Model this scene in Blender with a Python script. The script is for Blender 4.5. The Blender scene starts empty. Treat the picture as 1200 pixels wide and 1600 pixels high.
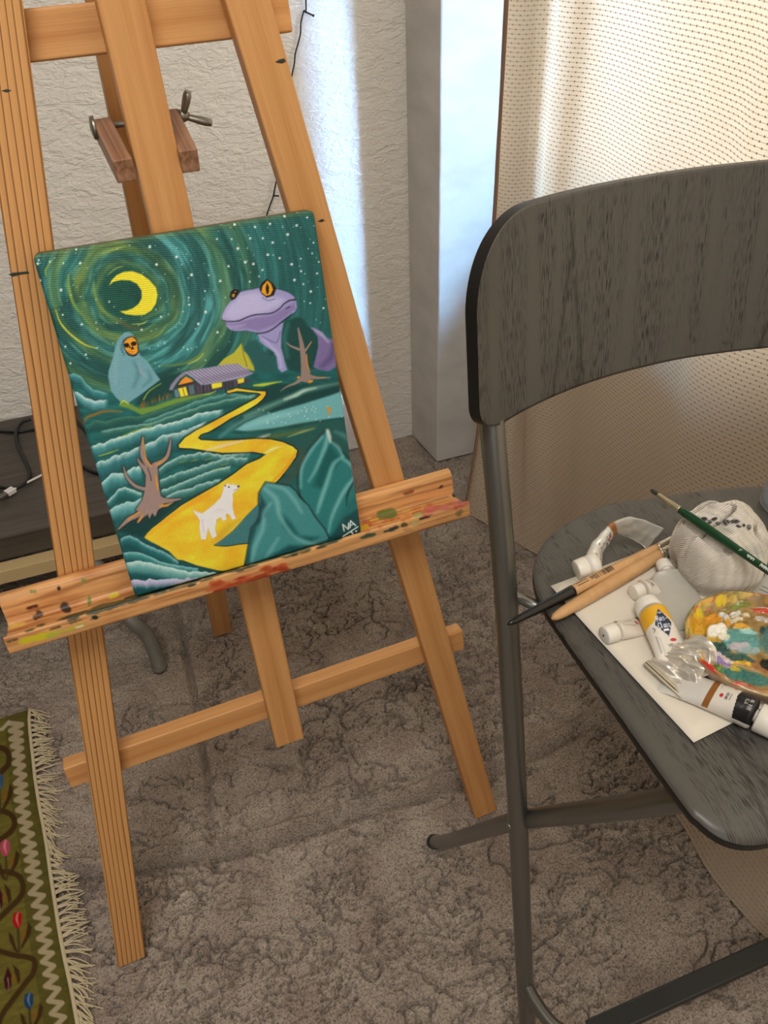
import bpy, bmesh, math, random
import numpy as np
from mathutils import Vector, Matrix

S = bpy.context.scene
COL = S.collection
rnd = random.Random(7)

# ------------------------------------------------------------------ survey of the room
# camera taken from the photograph; x runs along the back wall, y away from the viewer, z up
CAM_H, FPX, PHI = 1.2, 1240.56, math.radians(18.18965897)
_Mo = np.array([[0.9989184865563172, -0.02957690458145308, -0.03587567325383973],
                [0.046495776324701275, 0.6354322714218179, 0.7707554548750677],
                [0.0, 0.7715899397679371, -0.6361202440175217]])
_c, _s = math.cos(PHI), math.sin(PHI)
CM = _Mo @ np.array([[_c, _s, 0], [-_s, _c, 0], [0, 0, 1]]).T
CP = np.array([0, 0, CAM_H])
def _ray(px, py): return ((px - 600) / FPX) * CM[0] + ((800 - py) / FPX) * CM[1] + CM[2]
def onz(px, py, z=0.0):
    d = _ray(px, py); return CP + (z - CAM_H) / d[2] * d
def onplane(px, py, P0, n):
    d = _ray(px, py); return CP + ((np.array(P0) - CP) @ n) / (d @ n) * d
def proj(P):
    q = (np.asarray(P) - CP) @ CM.T
    return 600 + FPX * q[..., 0] / q[..., 2], 800 - FPX * q[..., 1] / q[..., 2]

# easel plane (u across, v up the slope, w out of the front)
PSI, AL = math.radians(2.390), math.radians(10.068)
uE = np.array([math.cos(PSI), math.sin(PSI), 0]); nbE = np.array([-math.sin(PSI), math.cos(PSI), 0])
vE = np.array([0, 0, math.cos(AL)]) + math.sin(AL) * nbE
wE = np.cross(uE, vE)
L0 = onz(205, 1505)
def EP(u, v, w=0.0): return L0 + u * uE + v * vE + w * wE

def lin(c):
    c = np.asarray(c, float) / 255.0
    return np.where(c <= 0.04045, c / 12.92, ((c + 0.055) / 1.055) ** 2.4)

# ------------------------------------------------------------------ noise
class Noise:
    def __init__(s, seed): s.t = np.random.RandomState(seed).rand(256, 256)
    def __call__(s, x, y):
        x = np.asarray(x, float); y = np.asarray(y, float)
        xi = np.floor(x).astype(int); yi = np.floor(y).astype(int)
        fx = x - xi; fy = y - yi
        fx = fx * fx * (3 - 2 * fx); fy = fy * fy * (3 - 2 * fy)
        t = s.t; a = t[xi & 255, yi & 255]; b = t[(xi + 1) & 255, yi & 255]
        c = t[xi & 255, (yi + 1) & 255]; d = t[(xi + 1) & 255, (yi + 1) & 255]
        return (a * (1 - fx) + b * fx) * (1 - fy) + (c * (1 - fx) + d * fx) * fy
    def fbm(s, x, y, o=4):
        r = 0; a = 0.5; n = 0
        for i in range(o):
            r = r + a * s(x * 2 ** i + 17.3 * i, y * 2 ** i + 5.1 * i); n += a; a *= 0.5
        return r / n

# ------------------------------------------------------------------ objects
def setp(o, label=None, cat=None, group=None, kind=None):
    if label: o['label'] = label
    if cat: o['category'] = cat
    if group: o['group'] = group
    if kind: o['kind'] = kind
    return o
def empty(name, loc, label, cat, group=None):
    o = bpy.data.objects.new(name, None); o.empty_display_size = 0.02
    o.location = loc; COL.objects.link(o)
    return setp(o, label, cat, group)
def wpos(o):
    v = Vector((0, 0, 0))
    while o is not None: v = v + o.location; o = o.parent
    return v
def add(name, verts, faces, mat, parent=None, smooth=True, origin=None, colors=None, uvs=None, mats=None, fmat=None):
    me = bpy.data.meshes.new(name)
    base = wpos(parent) if parent else (Vector(origin) if origin is not None else Vector((0, 0, 0)))
    V = np.asarray(verts, float) - np.array(base)[None, :]
    me.from_pydata(V.tolist(), [], [tuple(int(i) for i in f) for f in faces])
    return _fin(name, me, mat, parent, smooth, base, colors, uvs, mats, fmat)
def _fin(name, me, mat, parent, smooth, base, colors=None, uvs=None, mats=None, fmat=None):
    for m in (mats or [mat]): me.materials.append(m)
    if smooth: me.polygons.foreach_set('use_smooth', [True] * len(me.polygons))
    if fmat is not None: me.polygons.foreach_set('material_index', list(fmat))
    if colors is not None:
        a = me.color_attributes.new('Col', 'FLOAT_COLOR', 'POINT')
        cc = np.ones((len(me.vertices), 4), np.float32); cc[:, :3] = colors
        a.data.foreach_set('color', cc.ravel())
    if uvs is not None:
        ul = me.uv_layers.new(name='UVMap')
        li = np.empty(len(me.loops), np.int32); me.loops.foreach_get('vertex_index', li)
        ul.data.foreach_set('uv', np.asarray(uvs, np.float32)[li].ravel())
    me.update()
    o = bpy.data.objects.new(name, me); COL.objects.link(o)
    if parent: o.parent = parent
    else: o.location = base
    return o
def grid_faces(nr, nc, closed=False):
    i, j = np.meshgrid(np.arange(nr - 1), np.arange(nc if closed else nc - 1), indexing='ij')
    j2 = (j + 1) % nc
    return np.stack([i * nc + j, i * nc + j2, (i + 1) * nc + j2, (i + 1) * nc + j], -1).reshape(-1, 4)
def add_grid(name, P, mat, parent=None, colors=None, uvs=None, closed=False, flip=False, origin=None, extra=None):
    """P: (nr, nc, 3) array of world points"""
    nr, nc = P.shape[:2]
    F = grid_faces(nr, nc, closed)
    if flip: F = F[:, ::-1]
    base = wpos(parent) if parent else (Vector(origin) if origin is not None else Vector((0, 0, 0)))
    V = (P.reshape(-1, 3) - np.array(base)).astype(np.float32)
    F = F.tolist()
    if extra: F = F + extra
    me = bpy.data.meshes.new(name)
    me.vertices.add(len(V)); me.vertices.foreach_set('co', V.ravel())
    tot = np.array([len(f) for f in F], np.int32)
    me.loops.add(int(tot.sum())); me.loops.foreach_set('vertex_index', np.concatenate([np.array(f, np.int32) for f in F]) if extra else np.array(F, np.int32).ravel())
    me.polygons.add(len(F))
    st = np.zeros(len(F), np.int32); st[1:] = np.cumsum(tot)[:-1]
    me.polygons.foreach_set('loop_start', st)
    try: me.polygons.foreach_set('loop_total', tot)
    except Exception: pass
    me.update(calc_edges=True); me.validate()
    return _fin(name, me, mat, parent, True, base,
                None if colors is None else colors.reshape(-1, 3), None if uvs is None else uvs.reshape(-1, 2))
def bevel(o, w, seg=2):
    m = o.modifiers.new('Bevel', 'BEVEL'); m.width = w; m.segments = seg; m.limit_method = 'ANGLE'; m.angle_limit = math.radians(35)
    m.harden_normals = False
    return o
def hexa(name, pts8, mat, parent=None, bw=0.0015, uv=None, seg=2, smooth=False):
    """pts8: bottom ring of 4, top ring of 4"""
    F = [(3, 2, 1, 0), (4, 5, 6, 7), (0, 1, 5, 4), (1, 2, 6, 5), (2, 3, 7, 6), (3, 0, 4, 7)]
    o = add(name, pts8, F, mat, parent, smooth=smooth)
    bm = bmesh.new(); bm.from_mesh(o.data); bmesh.ops.recalc_face_normals(bm, faces=bm.faces); bm.to_mesh(o.data); bm.free()
    if bw: bevel(o, bw, seg)
    return o
def box(name, lo, hi, mat, parent=None, bw=0.0, origin=None):
    x0, y0, z0 = lo; x1, y1, z1 = hi
    p = [(x0, y0, z0), (x1, y0, z0), (x1, y1, z0), (x0, y1, z0), (x0, y0, z1), (x1, y0, z1), (x1, y1, z1), (x0, y1, z1)]
    return hexa(name, p, mat, parent, bw)
def catmull(pts, n=8):
    P = [np.array(p, float) for p in pts]
    P = [2 * P[0] - P[1]] + P + [2 * P[-1] - P[-2]]
    out = []
    for i in range(1, len(P) - 2):
        for k in range(n):
            t = k / n
            out.append(0.5 * ((2 * P[i]) + (-P[i - 1] + P[i + 1]) * t + (2 * P[i - 1] - 5 * P[i] + 4 * P[i + 1] - P[i + 2]) * t * t + (-P[i - 1] + 3 * P[i] - 3 * P[i + 1] + P[i + 2]) * t ** 3))
    out.append(P[-2]); return np.array(out)
def tube_geo(path, rad, seg=16, squash=None, caps=True):
    path = np.asarray(path, float); n = len(path)
    rad = np.broadcast_to(np.asarray(rad, float), (n,))
    T = np.gradient(path, axis=0); T /= np.linalg.norm(T, axis=1)[:, None] + 1e-12
    up = np.array([0, 0, 1.0]) if abs(T[0][2]) < 0.9 else np.array([1.0, 0, 0])
    A = np.cross(T[0], up); A /= np.linalg.norm(A)
    V = []
    for i in range(n):
        A = A - (A @ T[i]) * T[i]; A /= np.linalg.norm(A); B = np.cross(T[i], A)
        for k in range(seg):
            a = 2 * math.pi * k / seg
            sx, sy = (1, 1) if squash is None else squash[i]
            V.append(path[i] + rad[i] * (sx * math.cos(a) * A + sy * math.sin(a) * B))
    F = grid_faces(n, seg, True)[:, ::-1].tolist()
    if caps:
        F.append(list(range(seg))); F.append([(n - 1) * seg + k for k in range(seg)][::-1])
    return np.array(V), F
def tube(name, path, rad, mat, parent=None, seg=16, squash=None):
    V, F = tube_geo(path, rad, seg, squash)
    o = add(name, V, F, mat, parent)
    for p in o.data.polygons:
        if len(p.vertices) > 4: p.use_smooth = False
    return o
def join_geo(parts):
    V = []; F = []; n = 0
    for v, f in parts:
        V.append(np.asarray(v)); F += [[i + n for i in q] for q in f]; n += len(v)
    return np.concatenate(V), F

# ------------------------------------------------------------------ flat painting onto sample points
class Paint:
    """colours on an array of sample points that carry 2-D coordinates (X, Y)"""
    def __init__(s, X, Y, base):
        s.X, s.Y = X, Y; s.C = np.empty(X.shape + (3,)); s.C[...] = np.asarray(base, float)
    def _sel(s, x0, x1, y0, y1):
        return np.nonzero((s.X >= x0) & (s.X <= x1) & (s.Y >= y0) & (s.Y <= y1))
    def _mix(s, idx, col, a):
        a = np.asarray(a, float); a = a[:, None] if a.ndim else a
        c = np.asarray(col, float)
        s.C[idx] = s.C[idx] * (1 - a) + c * a
    def inside(s, idx, pts):
        x = s.X[idx]; y = s.Y[idx]; P = np.asarray(pts, float); r = np.zeros(x.shape, bool)
        j = len(P) - 1
        for i in range(len(P)):
            xi, yi = P[i]; xj, yj = P[j]
            if yi != yj:
                c = ((yi > y) != (yj > y)) & (x < (xj - xi) * (y - yi) / (yj - yi) + xi); r ^= c
            j = i
        return r
    def poly(s, pts, col, a=1.0, soft=0.0, wob=0.0):
        P = np.asarray(pts, float)
        idx = s._sel(P[:, 0].min() - soft, P[:, 0].max() + soft, P[:, 1].min() - soft, P[:, 1].max() + soft)
        if len(idx[0]) == 0: return
        m = s.inside(idx, P)
        if soft > 0:
            d = s._dist(idx, np.vstack([P, P[:1]]))
            k = np.clip(0.5 + np.where(m, d, -d) / (2 * soft), 0, 1) * a
            s._mix(idx, col, k)
        else:
            idx = (idx[0][m], idx[1][m])
            s._mix(idx, col, a)
    def polyf(s, pts, fn):
        """fn(x, y) -> colours"""
        P = np.asarray(pts, float)
        idx = s._sel(P[:, 0].min(), P[:, 0].max(), P[:, 1].min(), P[:, 1].max())
        m = s.inside(idx, P); idx = (idx[0][m], idx[1][m])
        if len(idx[0]): s.C[idx] = fn(s.X[idx], s.Y[idx], s.C[idx])
    def _dist(s, idx, P, w=None):
        x = s.X[idx]; y = s.Y[idx]; best = np.full(x.shape, 1e9)
        for i in range(len(P) - 1):
            ax, ay = P[i]; bx, by = P[i + 1]; dx, dy = bx - ax, by - ay
            t = np.clip(((x - ax) * dx + (y - ay) * dy) / (dx * dx + dy * dy + 1e-12), 0, 1)
            d = np.hypot(x - ax - t * dx, y - ay - t * dy)
            if w is not None: d = d - (w[i] + (w[i + 1] - w[i]) * t)
            best = np.minimum(best, d)
        return best
    def stroke(s, pts, w, col, a=1.0, soft=0.6, smooth=True):
        P = np.asarray(pts, float)
        if smooth and len(P) > 2: P = catmull(P, 5)
        n = len(P); w = np.interp(np.linspace(0, 1, n), np.linspace(0, 1, np.size(w)) if np.size(w) > 1 else [0, 1], w if np.size(w) > 1 else [w, w]) / 2
        m = w.max() + soft
        idx = s._sel(P[:, 0].min() - m, P[:, 0].max() + m, P[:, 1].min() - m, P[:, 1].max() + m)
        if len(idx[0]) == 0: return
        d = s._dist(idx, P, w)
        k = np.clip(0.5 - d / (2 * soft), 0, 1) * a
        s._mix(idx, col, k)
    def ell(s, cx, cy, rx, ry, col, rot=0.0, a=1.0, soft=0.15):
        m = max(rx, ry) * 1.3
        idx = s._sel(cx - m, cx + m, cy - m, cy + m)
        if len(idx[0]) == 0: return
        x = s.X[idx] - cx; y = s.Y[idx] - cy; c, q = math.cos(rot), math.sin(rot)
        r = np.hypot((x * c + y * q) / rx, (-x * q + y * c) / ry)
        s._mix(idx, col, np.clip(0.5 + (1 - r) / (2 * soft), 0, 1) * a)
    def crest(s, pts, th, hi, mid, lo, a=1.0, bump=1.6, seed=0, fade=8.0):
        """a rolling band: light along the crest line, going dark below it"""
        P = np.asarray(pts, float)
        x0, x1 = P[0, 0], P[-1, 0]
        idx = s._sel(x0, x1, P[:, 1].min() - 8, P[:, 1].max() + th + 8)
        x = s.X[idx]; y = s.Y[idx]
        nz = NZ[seed % 4]
        f = np.interp(x, P[:, 0], P[:, 1]) - bump * 2.4 * (np.abs(nz.fbm(x * 0.085 + seed * 9.7, seed * 3.1 + y * 0.03, 2) - 0.5) * 2 - 0.25) + bump * 0.5 * (nz(x * 0.22, seed + y * 0.12) - 0.5)
        d = (y - f) / th
        n2 = 0.07 * (nz(x * 0.5, y * 0.3) - 0.5)
        dd = np.clip(d + n2, 0, 1)
        q1, q2 = np.clip(dd / 0.34, 0, 1)[:, None] ** 0.8, np.clip((dd - 0.34) / 0.66, 0, 1)[:, None]
        col = (np.asarray(hi, float) * (1 - q1) + np.asarray(mid, float) * q1) * (1 - q2) + np.asarray(lo, float) * q2
        k = np.clip((y - f) / 1.2 + 0.5, 0, 1) * np.clip((1 - d) / 0.35, 0, 1) * np.clip((x - x0) / fade, 0, 1) * np.clip((x1 - x) / fade, 0, 1) * a
        s.C[idx] = s.C[idx] * (1 - k[:, None]) + col * k[:, None]
NZ = [Noise(i + 1) for i in range(4)]

GLY = {  # stroke letters on a 4 x 6 box
 'A': [[(0, 6), (2, 0), (4, 6)], [(0.8, 4), (3.2, 4)]], 'C': [[(4, 1), (2.5, 0), (0.5, 1), (0, 3), (0.5, 5), (2.5, 6), (4, 5)]],
 'E': [[(4, 0), (0, 0), (0, 6), (4, 6)], [(0, 3), (3, 3)]], 'H': [[(0, 0), (0, 6)], [(4, 0), (4, 6)], [(0, 3), (4, 3)]],
 'L': [[(0, 0), (0, 6), (4, 6)]], 'O': [[(2, 0), (0, 1.5), (0, 4.5), (2, 6), (4, 4.5), (4, 1.5), (2, 0)]],
 'R': [[(0, 6), (0, 0), (3, 0), (4, 1.5), (3, 3), (0, 3)], [(2, 3), (4, 6)]], 'W': [[(0, 0), (1, 6), (2, 2), (3, 6), (4, 0)]],
 'Y': [[(0, 0), (2, 3), (4, 0)], [(2, 3), (2, 6)]], 'M': [[(0, 6), (0.6, 0), (2, 4), (3.4, 0), (4, 6)]],
 'a': [[(3.4, 3), (1.5, 2.4), (0.3, 4), (1, 6), (3.2, 5), (3.4, 2.6), (3.6, 6)]], 's': [[(3.4, 2.8), (1.5, 2.4), (0.8, 3.5), (3, 4.6), (2.4, 6), (0.4, 5.6)]],
 't': [[(1.8, 0.5), (1.6, 5.4), (3.2, 6)], [(0.4, 2.4), (3.4, 2.2)]], 'e': [[(0.4, 4.2), (3.4, 4), (2.6, 2.4), (1, 2.6), (0.3, 4.4), (1.4, 6), (3.4, 5.4)]],
 'r': [[(0.8, 2.4), (0.8, 6)], [(0.8, 3.6), (2, 2.5), (3.4, 2.6)]], 'l': [[(1.2, 0), (1, 5), (2, 6)]], '-': [[(0.5, 4), (3, 3.8)]],
 'I': [[(2, 0), (2, 6)]], 'N': [[(0, 6), (0, 0), (4, 6), (4, 0)]], 'T': [[(0, 0), (4, 0)], [(2, 0), (2, 6)]],
 '3': [[(0.4, 0.4), (3, 0), (3.6, 1.6), (1.6, 2.8), (3.8, 4), (3, 6), (0.2, 5.6)]], 'U': [[(0, 0), (0, 5), (2, 6), (4, 5), (4, 0)]],
 '2': [[(0, 1), (2, 0), (4, 1.5), (0, 6), (4, 6)]], '8': [[(2, 0), (0.4, 1.4), (3.6, 4.6), (2, 6), (0.4, 4.6), (3.6, 1.4), (2, 0)]], ' ': []}
def text(p, st, org, dx, dy, w, col, a=1.0, soft=None):
    """org: top-left, dx: advance vector of one letter box, dy: vector down one letter height"""
    org = np.array(org, float); dx = np.array(dx, float); dy = np.array(dy, float)
    for i, ch in enumerate(st):
        for ln in GLY.get(ch, []):
            P = [org + dx * (i + 0.78 * x / 4) + dy * (y / 6) for x, y in ln]
            p.stroke(P, w, col, a, soft if soft else w * 0.4, smooth=False)

# ------------------------------------------------------------------ materials
def mk(name):
    m = bpy.data.materials.new(name); m.use_nodes = True
    nt = m.node_tree; b = nt.nodes['Principled BSDF']
    return m, nt, b
def node(nt, t, **kw):
    n = nt.nodes.new(t)
    for k, v in kw.items():
        if k.startswith('i_'): n.inputs[k[2:].replace('_', ' ')].default_value = v
        else: setattr(n, k, v)
    return n
def ramp(nt, stops):
    r = nt.nodes.new('ShaderNodeValToRGB'); e = r.color_ramp.elements
    while len(e) < len(stops): e.new(0.5)
    for q, (p, c) in zip(e, stops):
        q.position = p; q.color = (*c, 1) if len(c) == 3 else c
    return r
def plain(name, srgb, rough=0.5, metal=0.0, spec=0.5, **kw):
    m, nt, b = mk(name)
    b.inputs['Base Color'].default_value = (*lin(srgb), 1); b.inputs['Roughness'].default_value = rough
    b.inputs['Metallic'].default_value = metal; b.inputs['Specular IOR Level'].default_value = spec
    for k, v in kw.items(): b.inputs[k.replace('_', ' ')].default_value = v
    return m
def bump(nt, b, height_socket, dist, strength=1.0):
    n = node(nt, 'ShaderNodeBump'); n.inputs['Strength'].default_value = strength; n.inputs['Distance'].default_value = dist
    nt.links.new(height_socket, n.inputs['Height']); nt.links.new(n.outputs['Normal'], b.inputs['Normal']); return n
def vcol(name, rough=0.5, spec=0.4, weave=0.0, metal=0.0, mottled=0.0):
    m, nt, b = mk(name)
    a = node(nt, 'ShaderNodeVertexColor', layer_name='Col')
    nt.links.new(a.outputs['Color'], b.inputs['Base Color'])
    b.inputs['Roughness'].default_value = rough; b.inputs['Specular IOR Level'].default_value = spec; b.inputs['Metallic'].default_value = metal
    return m, nt, b

def wood(name, cl, cd, scale_across, contrast, seedv=0.0, rough=0.45, lines=False):
    """grain runs along local z of the piece"""
    m, nt, b = mk(name); L = nt.links.new
    tc = node(nt, 'ShaderNodeTexCoord'); oi = node(nt, 'ShaderNodeObjectInfo')
    mp = node(nt, 'ShaderNodeMapping'); mp.inputs['Scale'].default_value = (scale_across, scale_across * 0.6, 1.6 if not lines else 0.5)
    mp.inputs['Location'].default_value = (seedv, seedv * 1.7, seedv * 0.3)
    L(tc.outputs['Object'], mp.inputs['Vector'])
    n1 = node(nt, 'ShaderNodeTexNoise'); n1.inputs['Scale'].default_value = 1.0; n1.inputs['Detail'].default_value = 3; n1.inputs['Distortion'].default_value = 0.15
    L(mp.outputs['Vector'], n1.inputs['Vector'])
    mp2 = node(nt, 'ShaderNodeMapping'); mp2.inputs['Scale'].default_value = (900, 900, 14); L(tc.outputs['Object'], mp2.inputs['Vector'])
    n2 = node(nt, 'ShaderNodeTexNoise'); n2.inputs['Scale'].default_value = 1.0; n2.inputs['Detail'].default_value = 2; L(mp2.outputs['Vector'], n2.inputs['Vector'])
    if lines:
        wv = node(nt, 'ShaderNodeTexWave', wave_type='BANDS', bands_direction='X', wave_profile='SAW'); wv.inputs['Scale'].default_value = 0.5
        mp3 = node(nt, 'ShaderNodeMapping'); mp3.inputs['Scale'].default_value = (scale_across, scale_across, 1); L(tc.outputs['Object'], mp3.inputs['Vector'])
        va = node(nt, 'ShaderNodeMixRGB', blend_type='ADD'); va.inputs['Fac'].default_value = 1.0
        L(mp3.outputs['Vector'], va.inputs['Color1'])
        mpn = node(nt, 'ShaderNodeMapping'); mpn.inputs['Scale'].default_value = (46, 46, 2.2); L(tc.outputs['Object'], mpn.inputs['Vector'])
        nn = node(nt, 'ShaderNodeTexNoise'); nn.inputs['Scale'].default_value = 1; L(mpn.outputs['Vector'], nn.inputs['Vector'])
        L(nn.outputs['Color'], va.inputs['Color2']); L(va.outputs['Color'], wv.inputs['Vector'])
        r = ramp(nt, [(0.0, cl), (0.70, tuple(0.93 * q for q in cl)), (0.93, cd), (1.0, cl)])
        L(wv.outputs['Fac'], r.inputs['Fac'])
    else:
        r = ramp(nt, [(0.5 - contrast, cd), (0.5 + contrast, cl)])
        L(n1.outputs['Fac'], r.inputs['Fac'])
    mx = node(nt, 'ShaderNodeMixRGB', blend_type='MULTIPLY'); mx.inputs['Fac'].default_value = 0.35
    r2 = ramp(nt, [(0.3, (0.7, 0.62, 0.55)), (0.65, (1, 1, 1))]); L(n2.outputs['Fac'], r2.inputs['Fac'])
    L(r.outputs['Color'], mx.inputs['Color1']); L(r2.outputs['Color'], mx.inputs['Color2'])
    L(mx.outputs['Color'], b.inputs['Base Color'])
    b.inputs['Roughness'].default_value = rough; b.inputs['Specular IOR Level'].default_value = 0.35
    bump(nt, b, n2.outputs['Fac'], 0.0003, 0.5)
    return m

PINE_L, PINE_D = tuple(lin((222, 168, 108))), tuple(lin((194, 134, 76)))
M = {}
M['pine'] = wood('pine', PINE_L, PINE_D, 70, 0.28, 1.3)
M['pine_b'] = wood('pine_bar', PINE_L, PINE_D, 90, 0.25, 4.1)
M['pine_lines'] = wood('pine_lined', tuple(lin((216, 160, 98))), tuple(lin((118, 70, 32))), 104, 0.3, 2.2, lines=True)
M['beech'] = wood('red_clamp_wood', tuple(lin((184, 142, 112))), tuple(lin((128, 86, 60))), 260, 0.2, 6.0)
M['brushwood'] = wood('bare_birch', tuple(lin((214, 172, 122))), tuple(lin((190, 146, 98))), 60, 0.3, 3.0, rough=0.4)
M['steel'] = plain('grey_steel_tube', (126, 125, 120), 0.32, 0.85)
M['bolt'] = plain('zinc_bolt', (150, 146, 132), 0.4, 0.9)
M['rubber'] = plain('black_rubber', (22, 22, 22), 0.6)
M['black'] = plain('black_lacquer', (16, 16, 17), 0.25)
M['white_plastic'] = plain('white_plastic', (226, 220, 208), 0.4, Subsurface_Weight=0.0)
M['paper'] = plain('white_paper', (216, 208, 192), 0.7, spec=0.2)
M['ferrule'] = plain('tin_ferrule', (205, 200, 190), 0.25, 1.0)
M['cable_black'] = plain('black_cable', (20, 20, 22), 0.45)
M['cable_white'] = plain('white_cable', (225, 222, 216), 0.4)
M['brass'] = plain('satin_brass', (206, 180, 132), 0.42, 0.1)
M['edge'] = plain('black_edge', (20, 18, 17), 0.4)

def chair_wood(name, c, cd, rough, arches=((-0.128, 0.985, 7.0), (0.09, 1.0, 5.0), (-0.118, 0.888, 6.0), (0.36, 0.36, 5.0), (0.33, 0.27, 6.0), (0.42, 0.42, 6.0))):
    m, nt, b = mk(name); L = nt.links.new
    tc = node(nt, 'ShaderNodeUVMap'); tc.uv_map = 'UVMap'
    def streak(sx, sy, lo, hi, det=2.0):
        mp = node(nt, 'ShaderNodeMapping'); mp.inputs['Scale'].default_value = (sx, sy, 1); L(tc.outputs['UV'], mp.inputs['Vector'])
        n = node(nt, 'ShaderNodeTexNoise'); n.inputs['Scale'].default_value = 1; n.inputs['Detail'].default_value = det; L(mp.outputs['Vector'], n.inputs['Vector'])
        r = ramp(nt, [(lo, (0, 0, 0)), (hi, (1, 1, 1))]); L(n.outputs['Fac'], r.inputs['Fac']); return r
    a = streak(1300, 80, 0.54, 0.64, 1.0)       # short pores
    g = streak(55, 2.0, 0.40, 0.56)            # where the pores gather
    sp = node(nt, 'ShaderNodeSeparateXYZ'); L(tc.outputs['UV'], sp.inputs['Vector'])
    nj = node(nt, 'ShaderNodeTexNoise'); nj.inputs['Scale'].default_value = 60; L(tc.outputs['UV'], nj.inputs['Vector'])
    def ma(op, p, q=None, clamp=False):
        n = node(nt, 'ShaderNodeMath', operation=op); n.use_clamp = clamp
        for i, v in enumerate((p, q)):
            if v is None: continue
            if isinstance(v, (int, float)): n.inputs[i].default_value = v
            else: L(v, n.inputs[i])
        return n.outputs[0]
    jit = ma('MULTIPLY', nj.outputs['Fac'], 0.03); rw = None
    for (x0, top, kk) in arches:
        v = ma('ADD', ma('ADD', sp.outputs['Y'], ma('MULTIPLY', ma('ABSOLUTE', ma('SUBTRACT', sp.outputs['X'], x0)), kk)), jit)
        q = ma('SUBTRACT', 1.0, ma('MULTIPLY', ma('ABSOLUTE', ma('SUBTRACT', v, top)), 38.0), True)
        rw = q if rw is None else ma('MAXIMUM', rw, q)
    mxa = node(nt, 'ShaderNodeMixRGB', blend_type='LIGHTEN'); mxa.inputs['Fac'].default_value = 1; L(g.outputs['Color'], mxa.inputs['Color1']); L(rw, mxa.inputs['Color2'])
    mu = node(nt, 'ShaderNodeMixRGB', blend_type='MULTIPLY'); mu.inputs['Fac'].default_value = 1; L(a.outputs['Color'], mu.inputs['Color1']); L(mxa.outputs['Color'], mu.inputs['Color2'])
    a2 = streak(1300, 70, 0.44, 0.52, 1.0); mu2 = node(nt, 'ShaderNodeMixRGB', blend_type='MULTIPLY'); mu2.inputs['Fac'].default_value = 1
    L(a2.outputs['Color'], mu2.inputs['Color1']); L(rw, mu2.inputs['Color2'])
    mu1 = mu; mu = node(nt, 'ShaderNodeMixRGB', blend_type='LIGHTEN'); mu.inputs['Fac'].default_value = 1; L(mu1.outputs['Color'], mu.inputs['Color1']); L(mu2.outputs['Color'], mu.inputs['Color2'])
    mx = node(nt, 'ShaderNodeMixRGB'); L(mu.outputs['Color'], mx.inputs['Fac'])
    mx.inputs['Color1'].default_value = (*lin(c), 1); mx.inputs['Color2'].default_value = (*lin(cd), 1)
    L(mx.outputs['Color'], b.inputs['Base Color']); b.inputs['Roughness'].default_value = rough; b.inputs['Specular IOR Level'].default_value = 0.5
    inv = node(nt, 'ShaderNodeInvert'); L(mu.outputs['Color'], inv.inputs['Color'])
    bump(nt, b, inv.outputs['Color'], 0.0004, 0.6)
    return m
M['chair'] = chair_wood('dark_stained_ash', (77, 74, 69), (34, 32, 30), 0.40)

def wall_mat(name, col, disp, textured=True):
    m, nt, b = mk(name); L = nt.links.new
    b.inputs['Base Color'].default_value = (*lin(col), 1); b.inputs['Roughness'].default_value = 0.62; b.inputs['Specular IOR Level'].default_value = 0.3
    geo = node(nt, 'ShaderNodeNewGeometry')
    mp = node(nt, 'ShaderNodeMapping'); mp.inputs['Scale'].default_value = (1, 1, 1.9); L(geo.outputs['Position'], mp.inputs['Vector'])
    if textured:
        n = node(nt, 'ShaderNodeTexNoise'); n.inputs['Scale'].default_value = 17; n.inputs['Detail'].default_value = 4; n.inputs['Distortion'].default_value = 1.3; L(mp.outputs['Vector'], n.inputs['Vector'])
        r = ramp(nt, [(0.36, (0, 0, 0)), (0.50, (0.5, 0.5, 0.5)), (0.56, (0.85, 0.85, 0.85)), (0.62, (1, 1, 1))])
        L(n.outputs['Fac'], r.inputs['Fac'])
        n2 = node(nt, 'ShaderNodeTexNoise'); n2.inputs['Scale'].default_value = 55; n2.inputs['Detail'].default_value = 2; n2.inputs['Distortion'].default_value = 1.5; L(mp.outputs['Vector'], n2.inputs['Vector'])
        r2 = ramp(nt, [(0.42, (0, 0, 0)), (0.58, (1, 1, 1))]); L(n2.outputs['Fac'], r2.inputs['Fac'])
        mx = node(nt, 'ShaderNodeMixRGB'); mx.inputs['Fac'].default_value = 0.33; L(r.outputs['Color'], mx.inputs['Color1']); L(r2.outputs['Color'], mx.inputs['Color2'])
        bump(nt, b, mx.outputs['Color'], disp, 0.9)
    else:
        n = node(nt, 'ShaderNodeTexNoise'); n.inputs['Scale'].default_value = 9; n.inputs['Detail'].default_value = 5; L(mp.outputs['Vector'], n.inputs['Vector'])
        bump(nt, b, n.outputs['Fac'], disp, 0.6)
        r = ramp(nt, [(0.3, tuple(lin(np.array(col) * 0.93))), (0.6, tuple(lin(col)))]); L(n.outputs['Fac'], r.inputs['Fac']); L(r.outputs['Color'], b.inputs['Base Color'])
    return m
M['wall'] = wall_mat('embossed_wall', (238, 233, 224), 0.0023)
M['plaster'] = wall_mat('smooth_plaster', (212, 208, 202), 0.004, False)
M['ceil'] = plain('ceiling_white', (200, 194, 184), 0.8); M['room'] = plain('beige_wallpaper', (146, 130, 110), 0.8)

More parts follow.
